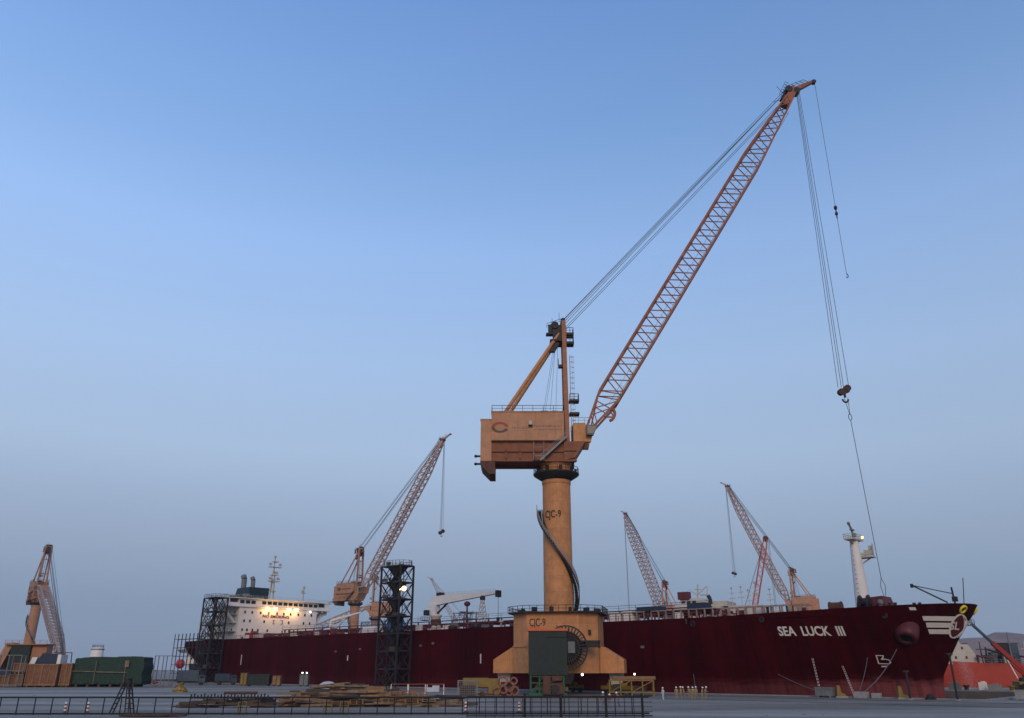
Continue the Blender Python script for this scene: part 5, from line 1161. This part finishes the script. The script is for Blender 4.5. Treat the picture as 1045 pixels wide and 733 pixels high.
# the big timber pile (x 283..460)
t = thing('timber_pile', 'wide heap of stacked pale and tan planks behind the black railing', 'timber pile', (-18.6, 116, 0), R(1))
def planks(n, seed, zmax, mats, name, spread, lmin=2.5, lmax=9, thick=(.12, .34)):
    rr = random.Random(seed); bs = MB()
    for i in range(n):
        x = rr.uniform(-spread, spread); y = rr.uniform(-3.2, 3.2); L_ = rr.uniform(lmin, lmax); a = rr.gauss(0, .2)
        zt = zmax * max(.12, 1 - (abs(x + 3.2) / (spread * 1.15)) ** 1.6) * (1 - abs(y) / 6); z = rr.uniform(.08, zt); tl = rr.gauss(0, .05)
        c0 = Vector((x, y, z)); dv = Vector((math.cos(a), math.sin(a), tl)) * (L_ / 2); lo_ = min((c0 - dv).z, (c0 + dv).z)
        if lo_ < .08: c0.z += .08 - lo_
        bs.bar(c0 - dv, c0 + dv, rr.uniform(.2, .5), rr.uniform(*thick))
    return bs.build(name, mats, t)
planks(150, 1, 3.2, PLANK, 'pale_planks', 9.6, 1.5, 8); planks(80, 2, 3.1, PLANK2, 'tan_planks', 9.2, 1.2, 8); planks(190, 3, 2.8, PLANK3, 'dark_planks', 10.5, 1, 7); planks(40, 6, 2.6, WOOD, 'brown_planks', 9.4)
b = MB(); rr = random.Random(4)
for (x, z) in ((3.6, 1.55), (5.2, 1.6), (6.6, 1.5), (7.8, .9), (-1.5, .6), (2.6, .7), (5.6, .7)):   # pallets standing and lying in the pile
    for k in range(3): b.box((x, -3.1, z - .25 + k * .25), (1.9, .7, .07)); 
    for k in (-.8, 0, .8): b.box((x + k, -3.1, z), (.14, .7, .5))
b.build('pallets', PLANK2, t)
b = MB(); b.box((8.3, -2.6, 2.05), (1.5, 1.1, .5)); b.box((8.6, -2.6, 2.4), (.9, .8, .3)); b.build('white_sacks', TARP, t)
b = MB(); 
for (x, z, y) in ((10.2, 1.2, 0), (10.6, 1.0, .6), (12.4, .3, -1), (11.8, .25, -.4)): b.bar((x - 1.7, y, z), (x + 1.7, y + .2, z - .05), .3)
b.span(8.5, 12, -.5, .9, .05, .8); b.build('dark_beams', PLANK3, t)

# machinery left of the crane foot: yellow unit, pink hoses, mesh cage, barriers
t = thing('pump_unit', 'yellow and rusty pump unit with coiled pinkish hoses left of the crane base', 'machine', (-3.2, 152, 0), R(5))
b = MB(); b.span(-5.4, -1.0, -1.2, 1.2, 1.6, 3.1); b.span(-1.0, 1.0, -1.2, 1.2, .6, 3.0); b.build('housing', YELLOW, t)
b = MB()
for (x, z, r_) in ((1.5, 2.6, .75), (2.6, 1.7, .8), (1.6, 1.2, .6), (3.4, 2.6, .55), (3.5, 1.0, .7), (.4, 1.0, .55), (2.6, .75, .5)):
    b.poly([(x + r_ * math.cos(R(a)), -1.5 + .2 * math.sin(R(a * 2)), z + r_ * math.sin(R(a))) for a in range(0, 361, 30)], .16, 7)
b.build('hose', PINK, t)
b = MB(); b.span(-5.2, 4, -1.1, 1.1, .3, .6); b.box((2.6, .2, 1.5), (2.6, 1.6, 1.9)); 
for x in (-4.4, -2, 2, 3.6): b.bar((x, -1.2, .45), (x, 1.2, .45), .9, n=12)
b.build('chassis', RUSTY, t)
def mesh_cage(label, p, d, rz=0):
    t = thing('mesh_cage', label, 'cage', p, rz); a, c, h = d; b = MB()
    for x in (-a / 2, a / 2):
        for y in (-c / 2, c / 2): b.bar((x, y, 0), (x, y, h), .16)
    for z in (.2, h):
        b.bar((-a / 2, -c / 2, z), (a / 2, -c / 2, z), .14); b.bar((-a / 2, c / 2, z), (a / 2, c / 2, z), .14); b.bar((-a / 2, -c / 2, z), (-a / 2, c / 2, z), .14); b.bar((a / 2, -c / 2, z), (a / 2, c / 2, z), .14)
    b.build('frame', GREYST, t); b = MB()
    for i in range(int(a / .35)): x = -a / 2 + i * .35; b.bar((x, -c / 2, .2), (x, -c / 2, h), .05)
    for i in range(int(h / .35)): b.bar((-a / 2, -c / 2, .3 + i * .35), (a / 2, -c / 2, .3 + i * .35), .05)
    b.build('mesh', GREYST, t); MB().span(-a / 2 + .3, a / 2 - .3, -c / 2 + .4, c / 2 - .3, .2, h * .72).build('contents', PLANK3, t); return t
mesh_cage('grey wire mesh cage with dark contents, left of the pump unit', (-7.6, 148, 0), (3.2, 2.4, 2.7), R(5))
def barrier(label, p, rz, W=2.2, H=1.6, m=REDW, group='pipe barriers on the quay'):
    t = thing('pipe_barrier', label, 'barrier', p, rz, group); b = MB()
    for x in (-W / 2, W / 2): b.bar((x, 0, 0), (x, 0, H), .12); b.bar((x, -.4, .05), (x, .4, .05), .12)
    b.build('posts', WHITE2, t); b = MB()
    for z in (H * .45, H): b.bar((-W / 2, 0, z), (W / 2, 0, z), .13)
    b.build('rails', m, t); return t
for i, (x, y) in enumerate(((-20.5, 158), (-17.2, 157), (-13.8, 156.4))):
    barrier(('leftmost', 'middle', 'rightmost')[i] + ' of the three red and white pipe barriers left of the mesh cage', (x, y, 0), R(6), 3.0, 2.0)
for i, (x, y, s_) in enumerate(((-30.5, 172, 1.9), (-25.6, 170, 1.5))):
    openbox('small_skip', ('grey steel bin on the quay below the dark scaffold tower', 'smaller grey bin right of the bin below the scaffold tower')[i], 'bin', (x, y, 0), R(5), (2.2, 1.6, s_), GREYBOX, 'grey bins on the quay')
# stuff under the crane base at right: yellow trolley frame
t = thing('work_trolley', 'yellow framed work trolley under the right wing of the big crane', 'trolley', (22.0, 160, 0), R(-5))
b = MB()
for x in (-4, -2, 0, 2, 4):
    for y in (-1.2, 1.2): b.bar((x, y, 0), (x, y, 2.6), .2)
for z in (.6, 2.6):
    for y in (-1.2, 1.2): b.bar((-4, y, z), (4, y, z), .2)
for x in (-4, 0, 4): b.bar((x, -1.2, 2.6), (x, 1.2, 2.6), .2)
for x in (-4, 0): b.bar((x, -1.2, .6), (x + 4, -1.2, 2.6), .14)
b.build('frame', YELLOW, t); b = MB(); b.span(-3.9, 3.9, -1.1, 1.1, .7, .85); b.box((-2.6, 0, 1.4), (1.6, 1.4, 1.1)); b.box((1.6, 0, 1.25), (2.2, 1.4, .8)); b.build('load', DARK, t)
b = MB(); b.span(-3.4, 4.4, -1.4, 1.4, 2.75, 3.3); b.build('beam', mat('dull_tan_beam', (.22, .12, .06), .7, var=.25, rust=.4, scale=1, bump=0), t)
t = thing('tool_chest', 'rusty brown equipment stand with dark drum, right under the cable reel', 'machine', (7.5, 156, 0))
b = MB(); b.span(-1.9, -.6, -.8, .8, .4, 3.4); b.span(-.4, 1.6, -.8, .8, .4, 2.2); b.box((.6, 0, 3.0), (1.8, 1.2, .8)); b.build('casing', RUSTY, t)
b = MB(); b.bar((.2, -1.0, 1.2), (.2, 1.0, 1.2), 1.5, n=16); b.bar((-1.7, 0, 0), (-1.7, 0, .5), .3); b.bar((1.4, 0, 0), (1.4, 0, .5), .3); b.box((0, 0, .3), (3.6, 1.4, .2)); b.build('drum', DARK, t)

# bow-side quay objects
def wedge(label, p, rz):
    t = thing('yellow_bollard', label, 'bollard', p, rz, 'yellow bollards at the dock edge')
    b = MB(); b.prism([(-.7, .25), (.75, .25), (.75, .5), (.1, .8), (-.1, 1.9), (-.55, 2.0)], -.45, .45); b.build('body', YELLOW, t, bevel=.06)
    MB().span(-.9, 1.0, -.7, .7, 0, .25).build('foot', CONC, t)
wedge('left yellow bollard at the dock edge, next to the grey box under the bow', S(16.0, 30.2), R(-12)); wedge('right yellow bollard at the dock edge, alone under the anchor bolster', S(5.9, 30.2), R(-12))
openbox('grey_cabinet', 'grey steel cabinet at the dock edge left of the left yellow bollard', 'cabinet', S(18.6, 30.4), SHIP_RZ, (2.9, 1.5, 1.6), GREYBOX, m2=GREYBOX)
b = MB(); q = S(12.6, 30.0); b.box((q.x, q.y, .5), (2.2, 1.2, 1.0), SHIP_RZ); b.box((q.x + 1.9, q.y - 1.5, .4), (1.4, 1, .8), SHIP_RZ)
tag(b.build('concrete_weights', CONC, bevel=.05), 'pair of pale concrete blocks between the yellow bollards', 'concrete blocks')
b = MB(); q = S(1.6, 30.4); b.ball((q.x, q.y, .45), .6, 12, .7); b.box((q.x, q.y, .15), (1.4, .9, .3)); tag(b.build('rope_coil', DARK), 'dark round rope coil right of the right yellow bollard', 'rope coil')
def gauge(label, t0, z0, t1, z1, o0, o1):
    a, c = S(t0, o0, z0), S(t1, o1, z1); t = thing('striped_ladder', label, 'ladder', c, 0, 'striped ladders leaning to the hull'); b = MB(); w2 = MB(); n = 26
    a = a - c; side = Vector((DV.x, DV.y, 0)) * .12
    for i in range(n):
        p, q = a * (i / n), a * ((i + 1) / n)
        for s_ in (-1, 1): (b if (i // 1) % 2 else w2).bar(p + side * s_, q + side * s_, .06)
        if i % 2 == 0: w2.bar(p - side, p + side, .05)
    w2.build('white_sections', WHITE2, t); b.build('red_sections', REDW, t)
gauge('left red and white striped ladder from the quay up to the bow plating', 25.3, 6.6, 19.9, .3, 18.5, 29.2); gauge('right red and white striped ladder from the quay up to the bow plating', 20.6, 5.2, 14.1, .3, 16.4, 29.2)
def post(label, p, h, m=DARK):
    t = thing('steel_post', label, 'post', p, 0, 'dark posts near the bow'); b = MB(); b.bar((0, 0, .02), (0, 0, h), .38, n=10, smooth=True, a2=.3); b.box((0, 0, h), (.9, .3, .3)); b.build('shaft', m, t); MB().cyl((0, 0), .5, 0, .15, 14).build('foot', CONC, t)
post('tall dark post standing clear of the bow, before the orange red ship', S(-2.4, 30.6), 6.8); post('shorter dark post before the bow plating near the right yellow bollard', S(4.3, 31.6), 4.2)
# clutter on the dock head, right
rr = random.Random(31); nm = 0
words = ['flat grey', 'dark', 'grey', 'black', 'pale', 'rusty', 'low grey', 'small grey', 'dusty', 'squat dark']
for i in range(10):
    p = S(-9.4 - (i % 3) * 3.4 - i * .5, 22 - i * 5.6); m_ = (CONC, DARK, CONC, DARK, CONC, RUSTY, CONC, GREYBOX, CONC, DARK)[i]; d = (rr.uniform(1.6, 3.6), rr.uniform(1.2, 2), rr.uniform(.8, 1.9))
    b = MB(); b.box((0, 0, d[2] / 2 + .15), d); b.box((0, 0, d[2] + .2), (d[0] * 1.06, d[1] * 1.06, .12))
    for s_ in (-1, 1): b.box((s_ * d[0] * .35, 0, .075), (.25, d[1], .15))
    o = b.build('dock_block', m_); o.location = p; o.rotation_euler = (0, 0, SHIP_RZ + rr.uniform(-.3, .3))
    tag(o, f'{words[i]} block number {i}', 'block', 'blocks along the dock head')
    o['label'] = words[i] + ' block or box lying along the dock head at right, ' + ('nearest the bow' if i < 2 else 'in the scattered row' if i < 7 else 'towards the right edge')
rr = random.Random(77)
for i in range(12):
    p = S(-4 + i * 2.9, -33 - rr.uniform(0, 3)); b = MB()
    if i % 3 == 0:
        b.cyl((0, 0), .45, 0, .9, 14); b.cyl((0, 0), .7, .9, 1.2, 14); b.box((0, 0, .06), (1.6, 1.6, .12)); m_ = (DARK, YELLOW)[i % 2]; nm = 'mooring_bollard'; lb = 'mooring bollard on the far side of the dock, seen past the bow'
    else:
        w2 = rr.uniform(1.4, 3.0); h = rr.uniform(.8, 1.7); b.box((0, 0, h / 2 + .12), (w2, 1.3, h)); b.box((0, 0, .06), (w2 * .8, 1.0, .12)); b.box((w2 * .1, 0, h + .22), (w2 * .5, .8, .2)); m_ = (CONC, WHITE2, DARK, GREYBOX)[i % 4]; nm = 'equipment_box'; lb = 'low box on the far side of the dock, seen past the bow'
    o = b.build(nm, m_); o.location = p; o.rotation_euler = (0, 0, SHIP_RZ); tag(o, ('dark ' if m_ in (DARK, GREYBOX) else 'pale ' if m_ in (CONC, WHITE2) else 'yellow ') + lb.replace('on the far side of the dock, seen past the bow', 'on the far dock side, ' + ('nearest the bow', 'second', 'third', 'fourth', 'fifth', 'sixth', 'seventh', 'eighth', 'ninth', 'tenth', 'eleventh', 'twelfth')[11 - i] + (' counting from the bow' if i < 11 else '')), 'bollard' if i % 3 == 0 else 'box', 'gear on the far coping')
# boom lift with red arm
t = thing('boom_lift', 'yellow boom lift with its long dark and red arm raised to the bow', 'boom lift', (113.5, 190, 0), R(180))
b = MB(); b.span(-3, 3, -1.4, 1.4, .5, 2.0); b.span(-2.8, .6, -1.3, 1.3, 2.0, 3.2); b.build('base', YELLOW, t)
b = MB()
for x in (-2, 2): b.bar((x, -1.7, .6), (x, 1.7, .6), 1.2, n=14)
b.box((1.8, 1.0, 2.4), (1.4, .8, .8)); b.build('wheels', DARK, t)
b = MB(); b.bar((-.6, 0, 3.0), (6.4, 0, 10.0), .8, .9); b.bar((-.2, 0, 2.4), (3.4, 0, 6.0), .5); b.build('lower_arm', RED, t)
b = MB(); b.bar((6.2, 0, 9.8), (10.2, 0, 14.0), .5, .5); b.build('upper_arm', SLATE, t)
b = MB(); b.span(10.0, 11.4, -.9, .9, 13.6, 13.75); railing(b, [(10, -.9, 13.75), (11.4, -.9, 13.75), (11.4, .9, 13.75), (10, .9, 13.75)], 1.1, .8, .07, closed=True); b.build('basket', GREYST, t)
b = MB(); b.bar((3.8, 0, 6.4), (2.2, 0, 2.2), .22); b.build('strut', WHITE2, t)
t = openbox('yellow_skid', 'yellow skid tank right of the boom lift at the picture edge', 'tank', (122.5, 194, 0), 0, (7, 3, 2.6), YELLOW, m2=YELLOW)
# a jet of water falling from the ship beyond the bow
b = MB(); rr = random.Random(8)
for i in range(6000):
    k = rr.random() ** .8; x = 101.2 + 2.6 * k + rr.gauss(0, .2 + .8 * k); z = 11.2 * (1 - k * k) + rr.gauss(0, .15); y = 196 + rr.gauss(0, .15 + .45 * k); s_ = rr.uniform(.008, .018)
    if z < .05: continue
    b.add([(x - s_, y, z), (x + s_, y, z), (x + .02, y + s_, z), (x + .03, y, z + s_ * 5)], [(0, 1, 3), (1, 2, 3), (2, 0, 3), (0, 2, 1)])
tag(b.build('water_spray', mat('water_drops', (.6, .6, .6), .2, bump=0, var=.02)), 'thin spray of water falling behind the bow before the orange red ship', 'water', kind='stuff')

# ------------------------------------------------------------------ near railing and barriers
def rail_fence(label, pts, H, step, m=BLACKM, grid=False, name='pipe_railing', r=.16):
    root = thing(name, label, 'railing', pts[0], 0); o0 = Vector(pts[0])
    P_ = [Vector(p) - o0 for p in pts]; b = MB()
    for p, q in zip(P_, P_[1:]): b.bar(p + Vector((0, 0, H)), q + Vector((0, 0, H)), r, n=6)
    b.build('top_rail', m, root); b = MB()
    for p, q in zip(P_, P_[1:]): b.bar(p + Vector((0, 0, .12)), q + Vector((0, 0, .12)), r * 1.1, n=6)
    b.build('bottom_rail', m, root)
    if grid:
        for z in grid:
            b = MB()
            for p, q in zip(P_, P_[1:]): b.bar(p + Vector((0, 0, z)), q + Vector((0, 0, z)), r * .6, n=6)
            b.build('middle_rail', m, root)
    first = None
    for p, q in zip(P_, P_[1:]):
        n = round((q - p).length / step)
        for i in range(n):
            c = p.lerp(q, i / n)
            if first is None:
                b = MB(); b.bar((0, 0, 0), (0, 0, H), r * .75, n=6); first = b.build('post', m, root, c)
            else: x = first.copy(); col.objects.link(x); x.location = c
    return root
rail_fence('long low black pipe railing running from the left edge to the crane base', [(-64, 93.5, 0), (-20, 94.2, 0), (14.8, 94.5, 0)], 1.72, 1.82)
gr = rail_fence('dense dark grid railing in the foreground at right centre, below the crane base', [(-4.6, 89.5, 0), (14.4, 89.8, 0)], 1.95, .95, grid=(.5, .95, 1.4), name='grid_railing', r=.10)
for x in (1.3, 5.0, 9.6, 13.3): MB().bar((x + 4.6, -.3, 0), (x + 4.6, -.3, 2.25), .26, n=8, smooth=True).build('stout_post', BLACKM, gr)
# step ladder trestle
t = thing('trestle_ladder', 'dark A-frame trestle standing behind the railing near the green netted cargo', 'trestle', (-42.7, 96.3, 0), R(4))
b = MB()
for y in (-.5, .5): b.bar((-1.3, y, 0), (-.1, y, 3.6), .13); b.bar((1.0, y, 0), (.1, y, 3.6), .13); b.bar((.35, y, 0), (.1, y, 3.6), .1)
for i in range(7):
    k = i / 7; b.bar((lerp(-1.3, -.1, k), -.5, 3.6 * k), (lerp(-1.3, -.1, k), .5, 3.6 * k), .09); b.bar((lerp(1, .1, k), -.5, 3.6 * k), (lerp(1, .1, k), .5, 3.6 * k), .09)
    b.bar((lerp(.35, .1, k), -.5, 3.6 * k), (lerp(1., .1, k), -.5, 3.6 * k), .08)
b.build('frame', DARK, t); MB().box((0, 0, 3.62), (.7, 1.1, .08)).build('top_plate', DARK, t)
def stripe_post(label, p, h=1.15):
    t = thing('striped_post', label, 'barrier post', p, 0, 'red and white posts by the railing'); b, w2 = MB(), MB(); n = 6
    for i in range(n): (b if i % 2 == 0 else w2).cyl((0, 0), .13, .08 + (h - .08) * i / n, .08 + (h - .08) * (i + 1) / n, 10)
    b.build('red_bands', REDW, t); w2.build('white_bands', WHITE2, t); MB().cyl((0, 0), .3, 0, .08, 12).build('foot', DARK, t)
for lb, x, y in (('left of the two striped posts below the green netted cargo', -49.5, 97), ('right of the two striped posts below the green netted cargo', -47.0, 97), ('striped post in front of the mesh cage', -5.2, 98), ('striped post below the green cabinet of the big crane', .8, 98)):
    stripe_post('red and white post, ' + lb, (x, y, 0))
def ystand(label, p):
    t = thing('yellow_trestle', label, 'trestle', p, 0, 'yellow trestles by the railing'); b = MB()
    for x in (-.45, .45): b.bar((x, -.25, 0), (x, 0, 1.2), .07); b.bar((x, .25, 0), (x, 0, 1.2), .07)
    for z in (.4, .8, 1.2): b.bar((-.45, 0, z), (.45, 0, z), .07)
    b.build('frame', YELLOW, t)
ystand('leftmost yellow trestle, in front of the dark dunnage pile', (-29.6, 96, 0)); ystand('middle yellow trestle, in front of the timber pile', (-20.2, 96, 0)); ystand('rightmost yellow trestle, in front of the timber pile', (-18.4, 96, 0))
b = MB()
for i in range(40): b.bar((-37 + rnd.uniform(-3.4, 3.4), 90.4 + rnd.uniform(-.8, .8), .1 + rnd.random() * .12), (-37 + rnd.uniform(-3.4, 3.4), 90.4 + rnd.uniform(-.8, .8), .1 + rnd.random() * .12), .14)
tag(b.build('scrap_bars', PLANK3), 'flat scatter of dark bars on the ground before the railing at lower left', 'scrap')

b = MB(); rr = random.Random(55)
for i in range(260):
    y = rr.uniform(84, 230); x = rr.uniform(-.6, .42) * y; q = Vector((x, y, 0)) - B0; o_ = -(q.x * NV.x + q.y * NV.y)
    if o_ < 30: continue
    s_ = rr.uniform(.03, .11); b.box((x, y, s_ * .3), (s_ * rr.uniform(1, 5), s_, s_ * .6), rr.uniform(0, 3))
tag(b.build('debris', GREYBOX), 'small scraps of wood, stone and steel scattered over the quay', 'debris', kind='stuff')

# ------------------------------------------------------------------ people
def person(label, p, rz, cloth, pose=0, k=1.0, vest=None, group=None):
    root = thing('person', label, 'person', p, rz, group)
    a = (.30, .15, -.1, .5)[pose % 4]; st_ = (.06, .16, .10, .2)[pose % 4]; lean = (0, .02, .08, .12)[pose % 4]
    V = [((0, 0, .95), .15), ((0, lean, 1.15), .135), ((0, lean * 1.4, 1.38), .165), ((0, lean * 1.7, 1.50), .06), ((0, lean * 2, 1.60), .085), ((0, lean * 2.1, 1.74), .07),
         ((.11, 0, .88), .10), ((.13, st_ * .7, .48), .068), ((.14, -st_ * .2, .09), .05), ((.15, .12 - st_ * .2, .045), .045),
         ((-.11, 0, .88), .10), ((-.13, -st_ * .2, .48), .068), ((-.14, -st_, .09), .05), ((-.15, .12 - st_, .045), .045),
         ((.21, lean * 1.4, 1.43), .068), ((.30, .02 - a * .3, 1.16), .05), ((.31, .12 + a * .5, .93 + abs(a) * .35), .038), ((.31, .18 + a * .55, .87 + abs(a) * .4), .035),
         ((-.21, lean * 1.4, 1.43), .068), ((-.30, .0, 1.16), .05), ((-.30, .10, .92), .038), ((-.30, .13, .84), .035)]
    E_ = [(0, 1), (1, 2), (2, 3), (3, 4), (4, 5), (0, 6), (6, 7), (7, 8), (8, 9), (0, 10), (10, 11), (11, 12), (12, 13), (2, 14), (14, 15), (15, 16), (16, 17), (2, 18), (18, 19), (19, 20), (20, 21)]
    me = bpy.data.meshes.new('body'); me.from_pydata([Vector(v) * k for v, r in V], E_, [])
    o = bpy.data.objects.new('body', me); col.objects.link(o)
    md = o.modifiers.new('skin', 'SKIN'); sv = me.skin_vertices[0].data
    for i, (v, r) in enumerate(V): sv[i].radius = (r * k, r * k)
    sv[0].use_root = True
    s2 = o.modifiers.new('sub', 'SUBSURF'); s2.levels = 1; s2.render_levels = 1
    dg = bpy.context.evaluated_depsgraph_get(); m2 = bpy.data.meshes.new_from_object(o.evaluated_get(dg)); bpy.data.objects.remove(o)
    m2.materials.clear(); m2.materials.append(cloth); m2.materials.append(SKIN); m2.name = 'body'
    for f in m2.polygons:
        c = f.center / k; f.use_smooth = True
        if c.z > 1.50 or (abs(c.x) > .26 and c.z < .93 + (abs(a) * .35 if c.x > 0 else 0)): f.material_index = 1
    bo = bpy.data.objects.new('body', m2); col.objects.link(bo); bo.parent = root
    b = MB(); b.lathe((0, lean * 2.1 * k, 1.68 * k), [(.135 * k, 0), (.125 * k, .07 * k), (.08 * k, .135 * k), (.01, .155 * k)], 14); b.lathe((0, (lean * 2.1 + .03) * k, 1.68 * k), [(.16 * k, -.012), (.16 * k, .01)], 14); b.build('helmet', HELMET, root)
    if vest:
        b = MB(); b.lathe((0, lean * 1.2 * k, 0), [(.205 * k, .98 * k), (.20 * k, 1.2 * k), (.215 * k, 1.36 * k), (.16 * k, 1.46 * k)], 14, False); b.v = [(x * 1.05, y * .8 + lean * .2, z) for x, y, z in b.v]; b.build('vest', vest, root)
    return root
gp = 'workers standing in a group at the dock edge'
places = ['leftmost of', 'second from the left in', 'third from the left in', 'fourth from the left in', 'fifth from the left in', 'sixth from the left in', 'second from the right in', 'rightmost of']
for i in range(8):
    x = 26.2 + i * .60 + (.22 if i > 0 else 0); y = 138.5 + (i % 3) * .7 - i * .15
    person(f'khaki worker in white helmet, {places[i]} the group at the dock edge', (x, y, 0), R(20 + i * 37), KHAKI, i, 1.06 + .03 * (i % 2), group=gp)
person('worker in grey coverall and white helmet standing near the big crane base', (11.3, 108, 0), R(10), GREYCLOTH, 1, 1.08)
person('worker in orange jacket and white helmet bending slightly, right of the worker in grey', (13.7, 112, 0), R(70), GREYCLOTH, 3, 1.0, vest=HIVIS)
person('shorter worker in red vest between the grey and orange dressed workers', (12.3, 110.5, 0), R(-30), GREYCLOTH, 2, .9, vest=REDW)
person('worker in pale clothes and white helmet at the right end of the crane base', (23.6, 136, 0), R(50), TARP, 0, 1.05)

# ------------------------------------------------------------------ evening haze
b = MB(); b.span(-2600, 2600, -400, 2600, -13, 168)
hz = b.build('haze', None); hz.data.materials.clear()
hm = bpy.data.materials.new('evening_haze'); hm.use_nodes = True; n = hm.node_tree; n.nodes.clear()
ho = n.nodes.new('ShaderNodeOutputMaterial'); pv = n.nodes.new('ShaderNodeVolumePrincipled')
pv.inputs['Color'].default_value = (.80, .84, .92, 1); pv.inputs['Density'].default_value = .00008; pv.inputs['Anisotropy'].default_value = .1
n.links.new(pv.outputs[0], ho.inputs['Volume']); hz.data.materials.append(hm)
tag(hz, 'thin blue grey evening haze over the yard', 'haze', kind='stuff')
